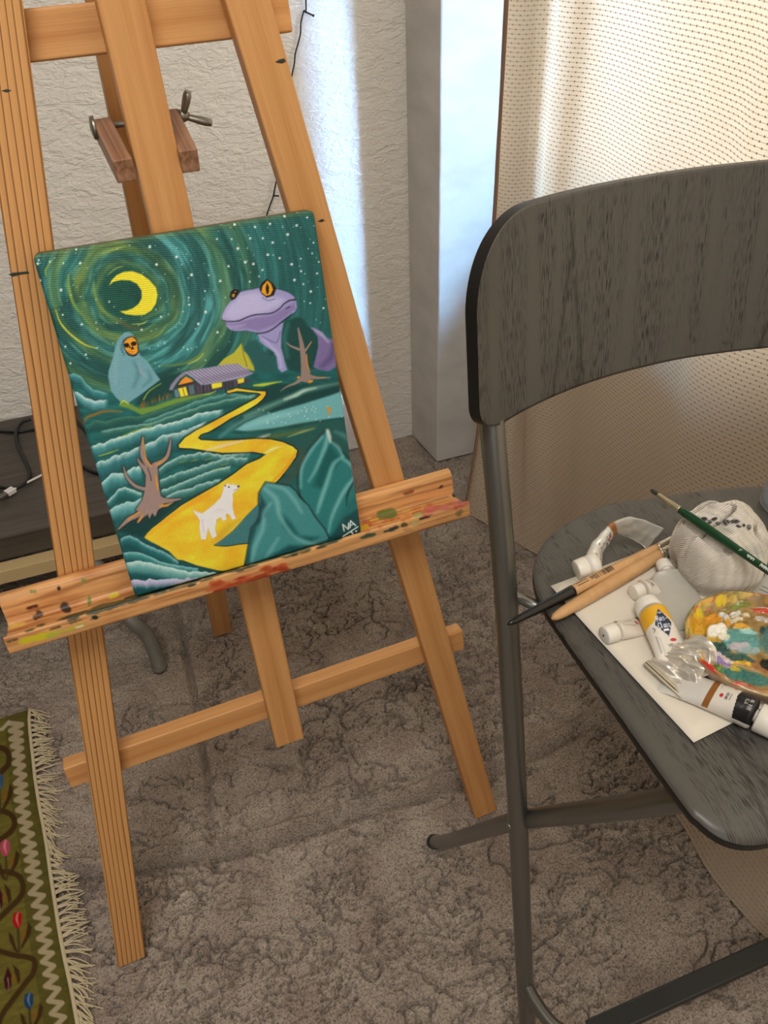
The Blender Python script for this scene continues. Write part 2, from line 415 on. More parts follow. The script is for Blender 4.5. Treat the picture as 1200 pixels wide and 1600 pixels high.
# carpet
def carpet():
    m, nt, b = mk('shaggy_carpet'); L = nt.links.new
    geo = node(nt, 'ShaderNodeNewGeometry')
    n1 = node(nt, 'ShaderNodeTexNoise'); n1.inputs['Scale'].default_value = 330; n1.inputs['Detail'].default_value = 4; n1.inputs['Roughness'].default_value = 0.65; L(geo.outputs['Position'], n1.inputs['Vector'])
    n2 = node(nt, 'ShaderNodeTexNoise'); n2.inputs['Scale'].default_value = 13; n2.inputs['Detail'].default_value = 4; n2.inputs['Distortion'].default_value = 0.6; L(geo.outputs['Position'], n2.inputs['Vector'])
    r1 = ramp(nt, [(0.34, tuple(lin((142, 128, 115)))), (0.5, tuple(lin((222, 209, 197)))), (0.64, tuple(lin((242, 230, 218))))]); L(n1.outputs['Fac'], r1.inputs['Fac'])
    r2 = ramp(nt, [(0.30, tuple(lin((214, 202, 196)))), (0.5, tuple(lin((232, 224, 216)))), (0.68, tuple(lin((248, 242, 234))))]); L(n2.outputs['Fac'], r2.inputs['Fac'])
    mx = node(nt, 'ShaderNodeMixRGB', blend_type='MULTIPLY'); mx.inputs['Fac'].default_value = 1; L(r1.outputs['Color'], mx.inputs['Color1']); L(r2.outputs['Color'], mx.inputs['Color2'])
    L(mx.outputs['Color'], b.inputs['Base Color']); b.inputs['Roughness'].default_value = 0.95; b.inputs['Specular IOR Level'].default_value = 0.1
    b.inputs['Sheen Weight'].default_value = 0.15
    bump(nt, b, n1.outputs['Fac'], 0.009, 1.0)
    return m
M['carpet'] = carpet()

def curtain_mat():
    m, nt, b = mk('dotted_curtain'); L = nt.links.new
    uv = node(nt, 'ShaderNodeUVMap'); uv.uv_map = 'UVMap'
    sp = node(nt, 'ShaderNodeSeparateXYZ'); L(uv.outputs['UV'], sp.inputs['Vector'])
    def math_(op, a, bb=None, c=None):
        n = node(nt, 'ShaderNodeMath', operation=op)
        for i, q in enumerate((a, bb, c)):
            if q is None: continue
            if isinstance(q, (int, float)): n.inputs[i].default_value = q
            else: L(q, n.inputs[i])
        return n.outputs[0]
    row = math_('DIVIDE', sp.outputs['Y'], 0.0066)
    rf = math_('FRACT', row); ri = math_('FLOOR', row)
    odd = math_('MODULO', math_('ABSOLUTE', ri), 2.0)
    colx = math_('ADD', math_('DIVIDE', sp.outputs['X'], 0.0138), math_('MULTIPLY', odd, 0.5))
    cf = math_('FRACT', math_('ADD', colx, 100.0))
    dx = math_('MULTIPLY', math_('SUBTRACT', cf, 0.5), 0.0138); dy = math_('MULTIPLY', math_('SUBTRACT', rf, 0.5), 0.0066)
    d = math_('SQRT', math_('ADD', math_('MULTIPLY', dx, dx), math_('MULTIPLY', dy, dy)))
    dot = math_('LESS_THAN', d, 0.00145)
    line = math_('LESS_THAN', math_('ABSOLUTE', dy), 0.00055)
    mark = math_('MAXIMUM', dot, math_('MULTIPLY', line, 0.50))
    mx = node(nt, 'ShaderNodeMixRGB'); L(mark, mx.inputs['Fac'])
    mx.inputs['Color1'].default_value = (*lin((234, 220, 194)), 1); mx.inputs['Color2'].default_value = (*lin((116, 82, 50)), 1)
    L(mx.outputs['Color'], b.inputs['Base Color']); b.inputs['Roughness'].default_value = 0.75; b.inputs['Specular IOR Level'].default_value = 0.25
    tr = node(nt, 'ShaderNodeBsdfTranslucent'); L(mx.outputs['Color'], tr.inputs['Color'])
    mxd = node(nt, 'ShaderNodeMixRGB'); L(math_('MULTIPLY', mark, 0.20), mxd.inputs['Fac'])
    mxd.inputs['Color1'].default_value = (*lin((224, 204, 180)), 1); mxd.inputs['Color2'].default_value = (*lin((140, 106, 72)), 1); L(mxd.outputs['Color'], b.inputs['Base Color'])
    ms = node(nt, 'ShaderNodeMixShader'); ms.inputs['Fac'].default_value = 0.5
    L(b.outputs['BSDF'], ms.inputs[1]); L(tr.outputs['BSDF'], ms.inputs[2])
    L(ms.outputs['Shader'], nt.nodes['Material Output'].inputs['Surface'])
    wv = node(nt, 'ShaderNodeTexNoise'); wv.inputs['Scale'].default_value = 1100; L(uv.outputs['UV'], wv.inputs['Vector'])
    bump(nt, b, wv.outputs['Fac'], 0.0006, 0.5)
    return m
M['curtain'] = curtain_mat()
M['trim_brown'] = plain('brown_trim', (150, 118, 94), 0.8)

def bench_mat():
    m, nt, b = mk('grey_oak_veneer'); L = nt.links.new
    geo = node(nt, 'ShaderNodeNewGeometry'); mp = node(nt, 'ShaderNodeMapping'); mp.inputs['Scale'].default_value = (6, 150, 150); L(geo.outputs['Position'], mp.inputs['Vector'])
    n = node(nt, 'ShaderNodeTexNoise'); n.inputs['Scale'].default_value = 1; n.inputs['Detail'].default_value = 3; L(mp.outputs['Vector'], n.inputs['Vector'])
    r = ramp(nt, [(0.3, tuple(lin((62, 56, 50)))), (0.7, tuple(lin((84, 77, 69))))]); L(n.outputs['Fac'], r.inputs['Fac']); L(r.outputs['Color'], b.inputs['Base Color'])
    b.inputs['Roughness'].default_value = 0.5; return m
M['bench'] = bench_mat()

# ------------------------------------------------------------------ camera
cd = bpy.data.cameras.new('camera'); cam = bpy.data.objects.new('camera', cd); COL.objects.link(cam)
cd.sensor_fit = 'VERTICAL'; cd.sensor_height = 36.0; cd.sensor_width = 27.0; cd.lens = FPX / 1600 * 36.0
cd.clip_start = 0.01; cd.clip_end = 60
R4 = Matrix.Identity(4)
for i in range(3):
    R4[i][0] = CM[0][i]; R4[i][1] = CM[1][i]; R4[i][2] = -CM[2][i]; R4[i][3] = CP[i]
cam.matrix_world = R4
S.camera = cam
S.view_settings.view_transform = 'Standard'; S.view_settings.look = 'None'
S.view_settings.gamma = 1.0; S.view_settings.use_curve_mapping = False
S.view_settings.exposure = -0.05

# ------------------------------------------------------------------ room shell
XR, YB, XL, YF, ZC = 0.97, 1.66, -2.4, -1.9, 2.6
WY0, WY1, WZ0, WZ1 = -1.55, 1.45, 0.80, 2.25
def quad_wall(name, pts, mat, nx=1, ny=1):
    o = add(name, pts, [(0, 1, 2, 3)], mat, smooth=False); setp(o, kind='structure'); return o
# back wall: one thick slab
o = box('wall_back', (XL - 0.1, YB, 0), (XR + 0.25, YB + 0.12, ZC), M['wall']); setp(o, kind='structure')
o = box('wall_left', (XL - 0.12, YF - 0.1, 0), (XL, YB, ZC), M['room']); setp(o, kind='structure')
o = box('ceiling', (XL - 0.12, YF - 0.12, ZC), (XR + 0.25, YB + 0.12, ZC + 0.1), M['ceil']); setp(o, kind='structure')
def wall_with_hole(name, axis, at, th, a0, a1, h0, h1, b0, b1, c0, c1, mat):
    """slab in the plane axis=at .. at+th, spanning a0..a1 and h0..h1, with an opening b0..b1 x c0..c1"""
    rects = [(a0, b0, h0, h1), (b1, a1, h0, h1), (b0, b1, h0, c0), (b0, b1, c1, h1)]
    V = []; F = []
    for (p, q, r, t) in rects:
        n = len(V)
        for (d, a, z) in [(at, p, r), (at, q, r), (at, q, t), (at, p, t), (at + th, p, r), (at + th, q, r), (at + th, q, t), (at + th, p, t)]:
            V.append((d, a, z) if axis == 'x' else (a, d, z))
        F += [[n + i for i in f] for f in [(0, 1, 2, 3), (7, 6, 5, 4), (0, 4, 5, 1), (1, 5, 6, 2), (2, 6, 7, 3), (3, 7, 4, 0)]]
    o = add(name, V, F, mat, smooth=False); setp(o, kind='structure')
    bm = bmesh.new(); bm.from_mesh(o.data); bmesh.ops.recalc_face_normals(bm, faces=bm.faces); bm.to_mesh(o.data); bm.free()
    return o
wall_with_hole('wall_right', 'x', XR, 0.25, YF - 0.1, YB, 0, ZC, WY0, WY1, WZ0, WZ1, M['plaster'])
wall_with_hole('wall_front', 'y', YF - 0.12, 0.12, XL, XR, 0, ZC, -1.9, 0.1, 0.85, 2.25, M['room'])
def glass_mat():
    m, nt, b = mk('window_glass'); L = nt.links.new
    tr = node(nt, 'ShaderNodeBsdfTransparent'); gl = node(nt, 'ShaderNodeBsdfGlossy'); gl.inputs['Roughness'].default_value = 0.02
    ms = node(nt, 'ShaderNodeMixShader'); ms.inputs['Fac'].default_value = 0.06
    L(tr.outputs['BSDF'], ms.inputs[1]); L(gl.outputs['BSDF'], ms.inputs[2]); L(ms.outputs['Shader'], nt.nodes['Material Output'].inputs['Surface'])
    return m
M['glass'] = glass_mat(); M['frame'] = plain('white_window_frame', (232, 230, 226), 0.35)
def window(name, axis, at, b0, b1, c0, c1):
    V = []; F = []
    t = 0.05
    bars = [(b0, b0 + t, c0, c1), (b1 - t, b1, c0, c1), (b0 + t, b1 - t, c0, c0 + t), (b0 + t, b1 - t, c1 - t, c1)]
    for (p, q, r, s2) in bars:
        n = len(V)
        for (d, a, z) in [(at, p, r), (at, q, r), (at, q, s2), (at, p, s2), (at + t, p, r), (at + t, q, r), (at + t, q, s2), (at + t, p, s2)]:
            V.append((d, a, z) if axis == 'x' else (a, d, z))
        F += [[n + i for i in f] for f in [(0, 1, 2, 3), (7, 6, 5, 4), (0, 4, 5, 1), (1, 5, 6, 2), (2, 6, 7, 3), (3, 7, 4, 0)]]
    o = add(name, V, F, M['frame'], smooth=False); setp(o, kind='structure')
    g = at + t / 2
    P = [(g, b0 + t, c0 + t), (g, b1 - t, c0 + t), (g, b1 - t, c1 - t), (g, b0 + t, c1 - t)]
    if axis == 'y': P = [(q[1], q[0], q[2]) for q in P]
    add('pane', P, [(0, 1, 2, 3)], M['glass'], parent=o, smooth=False)
    return o
window('window_1', 'x', XR + 0.16, WY0, WY1, WZ0, WZ1)
window('added_window', 'y', YF - 0.08, -1.9, 0.1, 0.85, 2.25)  # added out of view behind the viewer, an opening for the fill light
# boxed-in pillar that steps out of the corner beside the window
bx0, by0 = 0.648, 1.519
o = hexa('wall_boxing', [(bx0, by0, 0), (XR, by0, 0), (XR, YB, 0), (bx0 - 0.014, YB, 0), (bx0, by0, ZC), (XR, by0, ZC), (XR, YB, ZC), (bx0 - 0.014, YB, ZC)], M['plaster'], bw=0.004)
setp(o, kind='structure')

# carpeted floor
def make_floor():
    xs = np.concatenate([np.linspace(XL, -0.62, 40)[:-1], np.arange(-0.62, 0.80, 0.0021), np.linspace(0.80, XR + 0.02, 12)])
    ys = np.concatenate([np.linspace(YF, 0.10, 40)[:-1], np.arange(0.10, 1.672, 0.0021)])
    X, Y = np.meshgrid(xs, ys)
    n = NZ[0]; n2 = NZ[1]; n3 = NZ[2]
    wx = X + 0.035 * (n.fbm(X * 9, Y * 9, 3) - 0.5); wy = Y + 0.035 * (n2.fbm(X * 9 + 9, Y * 9, 3) - 0.5)
    Z = 0.010 * (n.fbm(X * 5, Y * 5, 3) - 0.5) + 0.006 * (n2.fbm(X * 26, Y * 26, 3) - 0.5) + 0.0034 * (n3(X * 270, Y * 270) - 0.5) + 0.0026 * (n(X * 120, Y * 150) - 0.5)
    # partings in the pile: thin meandering furrows, only in patches
    for k, (sc, seed, dep, wd, pt) in enumerate(((14, 3.0, 0.015, 0.012, 0.38), (27, 11.0, 0.013, 0.016, 0.36), (50, 23.0, 0.009, 0.024, 0.42))):
        f = NZ[3].fbm(wx * sc + seed, wy * sc * 1.6 + seed, 3)
        patch = np.clip((NZ[k % 3](X * 12 + seed, Y * 12) - pt) * 4.5, 0, 1)
        Z -= dep * patch * np.exp(-((f - 0.5) / wd) ** 2)
    # a fold running across the room and the joint that meets it
    fx = [-0.9, -0.307, -0.085, 0.089, 0.242, 0.378, 0.56, 1.0]; fy = [0.83, 0.737, 0.691, 0.675, 0.671, 0.663, 0.68, 0.70]
    fl = np.interp(X, fx, fy) + 0.008 * (n(X * 20, 0 * X + 3) - 0.5)
    d = Y - fl
    amp = np.interp(X, [-0.5, -0.33, -0.30, 0.1, 0.3, 0.42, 0.6], [0.0, 0.0, 1.0, 0.8, 0.9, 0.6, 0.4])
    Z += amp * 0.022 * np.exp(-((d - 0.012) / 0.010) ** 2) - amp * 0.020 * np.exp(-((d + 0.005) / 0.0055) ** 2)
    sx = np.interp(Y, [0.7, 0.85, 1.05, 1.25, 1.6], [-0.085, -0.067, -0.057, -0.059, -0.065]) + 0.006 * (n2(Y * 22, 0 * Y + 1) - 0.5)
    Z -= np.where(Y > 0.66, 0.016 * np.exp(-((X - sx) / 0.0055) ** 2), 0)
    lid = np.clip(1.0 - np.abs(0), 0, 1)
    Z = Z - np.percentile(Z, 97) + 0.001
    P = np.stack([X, Y, Z], -1)
    o = add_grid('floor', P, M['carpet']); setp(o, 'beige shaggy carpet with partings in the pile and a raised fold', kind='structure')
    return o
make_floor()

# ------------------------------------------------------------------ low bench behind the easel
bench = empty('tv_bench', (-0.9, 1.45, 0), 'low dark grey wooden bench with a brass front rail against the wall', 'bench')
box('top', (-2.0, 1.2405, 0.24), (0.15, 1.655, 0.29), M['bench'], bench, 0.002)
box('rail', (-2.0, 1.209, 0.2114), (0.15, 1.237, 0.2395), M['brass'], bench, 0.001)
M['leg_grey'] = plain('grey_painted_steel', (128, 126, 118), 0.45, 0.3)
for dx in (0.0, -1.5):
    pts = [onz(249, 1043, 0.004), onz(243, 1022, 0.03), onz(228, 990, 0.075), onz(203, 966, 0.115), np.array([-0.165, 1.2, 0.17]), np.array([-0.18, 1.25, 0.245])]
    lg = tube('leg', catmull([p + np.array([dx, 0, 0]) for p in pts], 8), 0.0138, M['leg_grey'], bench, 20)
    if dx == 0: tube('foot_cap', [pts[0] + np.array([0, 0, -0.003]), pts[0] + np.array([0, 0, 0.008])], 0.0142, M['leg_grey'], lg, 20)

# cables on the bench
zc = 0.2935
def cable(name, px, r, mat, label, cat, z=zc, seg=10):
    P = catmull([onz(x, y, z) for x, y in px], 8); n = len(P)
    V, F = tube_geo(P, r, seg)
    o = add(name, V, F, mat, origin=P[0]); setp(o, label, cat); return o
cable('power_cable', [(-30, 672), (0, 674), (26, 675), (45, 672), (70, 668), (100, 650), (112, 636), (118, 605), (124, 580)], 0.0032, M['cable_black'], 'black cable lying straight near the wall edge of the bench', 'cable')
cable('looped_cable', [(48, 655), (34, 660), (25, 676), (28, 697), (40, 722), (46, 742), (38, 756), (16, 763), (-15, 758)], 0.0036, M['cable_black'], 'black cable curled in an S beside the white plug', 'cable', z=0.297)
cable('thick_cable', [(112, 636), (116, 652), (133, 672), (150, 690), (170, 700)], 0.0034, M['cable_black'], 'short black cable between left easel leg and canvas', 'cable')
cable('lower_cable', [(90, 712), (126, 727), (145, 737), (170, 742)], 0.0036, M['cable_black'], 'black cable emerging under the lower half of the canvas edge', 'cable', z=0.294)
uc = empty('usb_cable', onz(15, 772, 0.295), 'white usb cable with a square plug on the bench', 'cable')
P = catmull([onz(22, 764, 0.297), onz(38, 756, 0.297), onz(58, 746, 0.2965), onz(80, 734, 0.296), onz(105, 715, 0.296)], 8)
tube('cord', P, 0.0022, M['cable_white'], uc, 10)
a, b_ = onz(22, 764, 0.298), onz(9, 772, 0.298); d = (b_ - a) / np.linalg.norm(b_ - a); sd = np.array([-d[1], d[0], 0])
def blk(name, c0, c1, hw, hh, mat, par, bw=0.001):
    return hexa(name, [c0 - sd * hw - [0, 0, hh], c0 + sd * hw - [0, 0, hh], c1 + sd * hw - [0, 0, hh], c1 - sd * hw - [0, 0, hh],
                       c0 - sd * hw + [0, 0, hh], c0 + sd * hw + [0, 0, hh], c1 + sd * hw + [0, 0, hh], c1 - sd * hw + [0, 0, hh]], mat, par, bw)
plug = blk('plug', a, a + d * 0.017, 0.0075, 0.0042, M['cable_white'], uc)
blk('connector', a + d * 0.0171, a + d * 0.034, 0.006, 0.0024, M['steel'], plug, 0.0004)
cable('white_lead', [(110, 627), (117, 627.5), (128, 629)], 0.0025, M['cable_white'], 'stub of white cable beside the painted hood', 'cable')

# fairy light wire on the wall
def onwall(px, py, off=0.006): return onplane(px, py, (0, YB - off, 0), np.array([0, 1.0, 0]))
fw = empty('hanging_light_string', onwall(470, 60), 'thin black wire of a light string hanging down the wall', 'light string')
main = [(478, 0), (474, 17), (471, 35), (469, 52), (465, 70), (462, 84), (459, 100), (455, 125), (448, 170), (440, 240), (431, 289), (427, 306), (421, 322), (417, 340), (412, 380)]
tube('wire', catmull([np.array([0.452, YB - 0.006, 2.45]), np.array([0.449, YB - 0.006, 1.7]), np.array([0.4465, YB - 0.006, 1.2])] + [onwall(x + 0.8 * math.sin(i * 2.3), y) for i, (x, y) in enumerate(main)], 6), 0.0014, M['cable_black'], fw, 8)
for (p, q) in (((474, 17), (491, 25)), ((427, 306), (436, 306))):
    tube('branch', catmull([onwall(*p), onwall((p[0] + q[0]) / 2, (p[1] + q[1]) / 2, 0.012), onwall(*q, 0.014)], 5), [0.0016] * 9 + [0.0022] * 2, M['cable_black'], fw, 8)

# ------------------------------------------------------------------ kilim rug
def make_rug():
    root = empty('kilim_rug', (-0.5, 0.7, 0), 'green woven rug with zigzag border and tulips beside left easel leg', 'rug')
    edge_px = [(47, 1108), (46, 1125), (48, 1150), (52, 1185), (55, 1215), (62, 1260), (68, 1290), (74, 1325), (80, 1370), (84, 1395), (91, 1440), (97, 1475), (102, 1500), (112, 1545), (120, 1590), (128, 1635), (136, 1680)]
    E_ = np.array([onz(x, y, 0.006)[:2] for x, y in edge_px])
    far = onz(0, 1118, 0.006)
    nv, nu = 420, 300
    ys = np.linspace(E_[0, 1], E_[-1, 1], nv)
    ex = np.interp(-ys, -E_[:, 1], E_[:, 0])
    wid = 0.62
    t = np.linspace(0, 1, nu) ** 1.6
    X = ex[:, None] - t[None, :] * wid; Y = np.broadcast_to(ys[:, None], X.shape) + 0.10 * (X - ex[0]) * 0
    Y = Y + (X - ex[:, None]) * 0.03
    Z = 0.006 + 0.0012 * np.sin(X * 900) * 0 + 0.003 * (NZ[1].fbm(X * 12, Y * 12, 2) - 0.5)
    SX, SY = proj(np.stack([X, Y, Z], -1))
    p = Paint(SX, SY, (106, 98, 42))
    nn = NZ[2].fbm(X * 60, Y * 200, 3)
    p.C *= (0.86 + 0.28 * nn)[..., None]
    brown, cream = (66, 46, 22), (186, 174, 148)
    # darker outer border
    band = np.clip((ex[:, None] - X) / 0.042, 0, 1); m = (band < 1)
    p.C[m] = p.C[m] * np.array([0.86, 0.86, 0.88])
    # zigzag
    zz = [(14, 1130), (34, 1132), (16, 1142), (33, 1145), (17, 1155), (34, 1157), (19, 1166), (34, 1169), (20, 1180), (36, 1182), (22, 1193), (37, 1196), (24, 1207), (39, 1211), (24, 1224), (40, 1226), (25, 1237), (42, 1240), (25, 1250), (43, 1254), (27, 1266), (45, 1271), (30, 1283), (48, 1287), (34, 1297), (51, 1303), (36, 1314), (54, 1319), (38, 1330), (56, 1333), (41, 1344), (59, 1348), (42, 1360), (62, 1363), (46, 1374), (64, 1379), (47, 1396), (68, 1399), (52, 1415), (72, 1418), (55, 1433), (75, 1436), (58, 1450), (77, 1453), (60, 1467), (79, 1472), (63, 1487), (82, 1489), (66, 1503), (84, 1509), (70, 1522), (88, 1527), (71, 1541), (92, 1545), (76, 1564), (97, 1567), (80, 1584), (101, 1589), (85, 1605), (106, 1612), (90, 1630)]
    p.stroke(zz, 8.0, (176, 160, 130), 0.95, 0.8, smooth=False)
    p.stroke([(-10, 1142), (4, 1139), (14, 1128)], 5.5, cream, 0.9, 0.8, smooth=False)
    # meandering stem
    for dy in (0, 1):
        pass
    for st in ([(-6, 1168), (6, 1170), (14, 1180), (12, 1195), (2, 1206), (-8, 1212)],
               [(-8, 1268), (6, 1268), (18, 1274), (23, 1286), (18, 1298), (6, 1308), (-8, 1318)],
               [(-8, 1362), (16, 1363), (32, 1372), (36, 1390), (30, 1404), (14, 1420), (-8, 1442)],
               [(-8, 1484), (20, 1492), (44, 1496), (54, 1502), (52, 1520), (40, 1536), (20, 1562), (2, 1588), (-4, 1610)]):
        p.stroke(st, 8.5, brown, 0.95, 1.0)
    def tulip(x, y, col, hl, k=1.0):
        p.stroke([(x + 1, y + 12), (x + 2, y + 30), (x + 3, y + 48)], 4 * k, (70, 60, 30), 0.95, 0.8)
        p.poly([(x + 9, y + 10), (x + 14, y + 18), (x + 13, y + 30), (x + 8, y + 34), (x + 6, y + 22)], (128, 92, 30), 0.9, 0.8)
        p.poly([(x + 17, y + 3), (x + 23, y + 10), (x + 20, y + 24), (x + 8, y + 44), (x + 5, y + 42), (x + 13, y + 24)], brown, 1, 0.8)
        p.poly([(x - 14, y + 18), (x - 7, y + 24), (x - 2, y + 42), (x + 3, y + 52), (x - 4, y + 48), (x - 12, y + 32)], brown, 1, 0.8)
        p.poly([(x, y - 14), (x + 7, y - 10), (x + 7, y + 4), (x + 2, y + 13), (x - 3, y + 12), (x - 8, y + 2), (x - 6, y - 10)], col, 1, 0.8)
        p.stroke([(x + 1, y - 12), (x - 1, y - 2), (x + 2, y + 8)], [2, 3.5, 1], hl, 0.8, 1.0)
    tulip(27, 1438, (170, 22, 24), (216, 160, 140))
    tulip(45, 1564, (36, 62, 104), (120, 150, 170))
    tulip(8, 1325, (186, 72, 100), (220, 170, 150), 0.8)
    tulip(-2, 1222, (60, 84, 120), (140, 150, 170), 0.7)
    for (x, y) in ((12, 1530), (-2, 1404)):
        p.poly([(x, y - 20), (x + 6, y - 6), (x + 6, y + 10), (x + 2, y + 20), (x - 4, y + 14), (x - 6, y)], (62, 24, 24), 1, 0.8)
        p.stroke([(x, y - 2), (x + 2, y + 18)], [1, 2], (190, 160, 140), 0.8, 0.6)
        p.poly([(x + 8, y - 24), (x + 18, y - 14), (x + 20, y + 2), (x + 16, y + 8), (x + 12, y - 6)], brown, 1, 0.8)
        p.poly([(x + 8, y - 14), (x + 13, y - 4), (x + 13, y + 8), (x + 5, y + 2)], (128, 92, 30), 0.9, 0.8)
    mat, nt, b = vcol('kilim_weave', 0.9, 0.1)
    geo = node(nt, 'ShaderNodeNewGeometry'); mp = node(nt, 'ShaderNodeMapping'); mp.inputs['Scale'].default_value = (1, 1, 1); nt.links.new(geo.outputs['Position'], mp.inputs['Vector'])
    wv = node(nt, 'ShaderNodeTexWave', bands_direction='Y'); wv.inputs['Scale'].default_value = 240; nt.links.new(mp.outputs['Vector'], wv.inputs['Vector'])
    bump(nt, b, wv.outputs['Fac'], 0.0008, 0.5)
    P = np.stack([X, Y, Z], -1)
    add_grid('woven_field', P, mat, root, colors=lin(p.C), flip=True)
    M['cord'] = plain('cream_cotton', (196, 182, 150), 0.9, spec=0.1)
    cord = [np.array([x, y, 0.008]) for x, y in zip(ex[::6], ys[::6])]
    tube('edge_cord', cord, 0.0031, M['cord'], root, 8)
    # fringe
    r2 = random.Random(3); k = 0; y = ys[0] - 0.004
    while y > 0.40:
        xb = float(np.interp(-y, -E_[:, 1], E_[:, 0]))
        parts = []
        ang0 = -0.35 + 0.45 * math.sin(y * 21) + r2.uniform(-0.2, 0.2)
        for s_ in range(5):
            L_ = r2.uniform(0.027, 0.042); an = ang0 + r2.uniform(-0.25, 0.25); cv = r2.uniform(-0.6, 0.6)
            pts = [np.array([xb + 0.002, y + (s_ - 2) * 0.0009, 0.008])]
            for j in range(1, 7):
                an2 = an + cv * (j / 6) - 0.3 * (j / 6)
                q = pts[-1] + np.array([math.cos(an2), math.sin(an2), 0]) * (L_ / 6)
                q[2] = 0.0065 + 0.003 * math.sin(math.pi * min(1, j / 5.0)) * r2.uniform(0.4, 1.2)
                pts.append(q)
            parts.append(tube_geo(catmull(pts, 2), np.linspace(0.0012, 0.0008, 13), 6))
        V, F = join_geo(parts)
        add('tassel', V, F, M['cord'], root)
        y -= r2.uniform(0.0105, 0.0125); k += 1
make_rug()

# ------------------------------------------------------------------ easel
easel = empty('easel', tuple(EP(0.285, 0.0, -0.2) * np.array([1, 1, 0])), 'tall pine wood easel with paint-smeared tray holding the canvas', 'easel')
def bar(name, P0, P1, side, width, thick, mat, front_off=0.0, bw=0.002, cut=None, parent=None):
    """bar from P0 to P1 (centre line of its FRONT face), side = across direction, thickness goes to the back; local z along the grain"""
    par = parent or easel
    P0 = np.array(P0, float); P1 = np.array(P1, float)
    z = (P1 - P0); Lh = np.linalg.norm(z); z = z / Lh
    x = np.array(side, float); x -= (x @ z) * z; x /= np.linalg.norm(x)
    y = np.cross(z, x)
    hw = width / 2
    pts = []
    for zz in (0, Lh):
        for (sx, sy) in ((-hw, 0), (hw, 0), (hw, thick), (-hw, thick)):
            q = [sx, sy, zz]
            pts.append(q)
    if cut is not None:      # foot cut level with the floor
        gz = z[2]
        for i in range(4):
            q = P0 + x * pts[i][0] + y * pts[i][1]
            pts[i][2] = (cut - q[2]) / gz
    F = [(3, 2, 1, 0), (4, 5, 6, 7), (0, 1, 5, 4), (1, 2, 6, 5), (2, 3, 7, 6), (3, 0, 4, 7)]
    me = bpy.data.meshes.new(name); me.from_pydata(pts, [], F); me.materials.append(mat)
    bm = bmesh.new(); bm.from_mesh(me); bmesh.ops.recalc_face_normals(bm, faces=bm.faces); bm.to_mesh(me); bm.free()
    o = bpy.data.objects.new(name, me); COL.objects.link(o); o.parent = par
    m4 = Matrix.Identity(4)
    for i in range(3):
        m4[i][0] = x[i]; m4[i][1] = y[i]; m4[i][2] = z[i]; m4[i][3] = P0[i] - wpos(par)[i]
    o.matrix_basis = m4
    bevel(o, bw, 3)
    return o
# y = cross(z, x) must point to the back of the easel: with z up and x = uE, y = vE x uE = -wE
VT = 1.42
bar('leg', EP(0.001, 0), EP(0.001 + 0.1670 * VT, VT), uE, 0.0385, 0.020, M['pine_lines'], cut=0.0)
bar('leg', EP(0.5683, 0), EP(0.5683 - 0.1592 * VT, VT), uE, 0.0385, 0.020, M['pine'], cut=0.0)
bar('center_bar', EP(0.2870, 0.2985), EP(0.2845, 1.38), uE, 0.0385, 0.020, M['pine_b'])
bar('lower_crossbar', EP(0.0145, 0.3500, -0.0203), EP(0.5575, 0.3530, -0.0203), -vE, 0.034, 0.021, M['pine_b'])
bar('upper_crossbar', EP(0.142, 1.1190, -0.0203), EP(0.4300, 1.1210, -0.0203), -vE, 0.037, 0.020, M['pine_b'])
rf = onz(349, 992); rt = EP(0.285, 1.27, -0.030)
bar('rear_leg', rf, rt + (rt - rf) * 0.02, uE, 0.036, 0.020, M['pine'], cut=0.0)
# clamp that straddles the centre bar
for (uu, blockname) in ((0.2545, 'clamp_block'), (0.3165, 'clamp_block')):
    a = EP(uu + (0.001 if uu < 0.28 else -0.004), 1.012, 0.002); b2 = EP(uu - 0.003, 1.043, -0.075)
    bar(blockname, a, b2, uE, 0.0135, 0.0001, M['beech']).name if False else None
    dirv = b2 - a; dirv /= np.linalg.norm(dirv)
    upv = np.cross(dirv, uE); upv = upv if upv[2] > 0 else -upv
    o = bar(blockname, a - upv * 0.0095, b2 - upv * 0.0095, uE, 0.0165, 0.0205, M['beech'], bw=0.0012)
    y_axis = o.matrix_basis.to_3x3() @ Vector((0, 1, 0))
    if y_axis.dot(Vector(upv)) < 0:
        o.matrix_basis = Matrix.Translation(Vector(upv) * 0.0205) @ o.matrix_basis
bc = EP(0.285, 1.046, -0.066)
bolt = tube('bolt', [bc - uE * 0.041, bc + uE * 0.046], 0.0028, M['bolt'], easel, 12)
tube('bolt_head', catmull([bc - uE * 0.0455, bc - uE * 0.0435, bc - uE * 0.0405], 3), [0.002, 0.006, 0.009, 0.0098, 0.0102, 0.0102, 0.0102], M['bolt'], bolt, 20)
wn = tube('wing_nut', [bc + uE * 0.036, bc + uE * 0.044], [0.0065, 0.0045], M['bolt'], easel, 16)
for sgn, dirw in ((1, np.array([0.10, -0.1, 1.0])), (-1, np.array([0.55, -0.05, -0.25]))):
    dd = dirw / np.linalg.norm(dirw); c0 = bc + uE * 0.040
    P = [c0 + dd * t + uE * (0.006 * (t / 0.02)) for t in np.linspace(0.002, 0.021, 6)]
    tube('wing', P, [0.003, 0.0038, 0.0042, 0.0046, 0.0046, 0.0036], M['bolt'], wn, 12, squash=[(1.35, 0.85)] * 6)

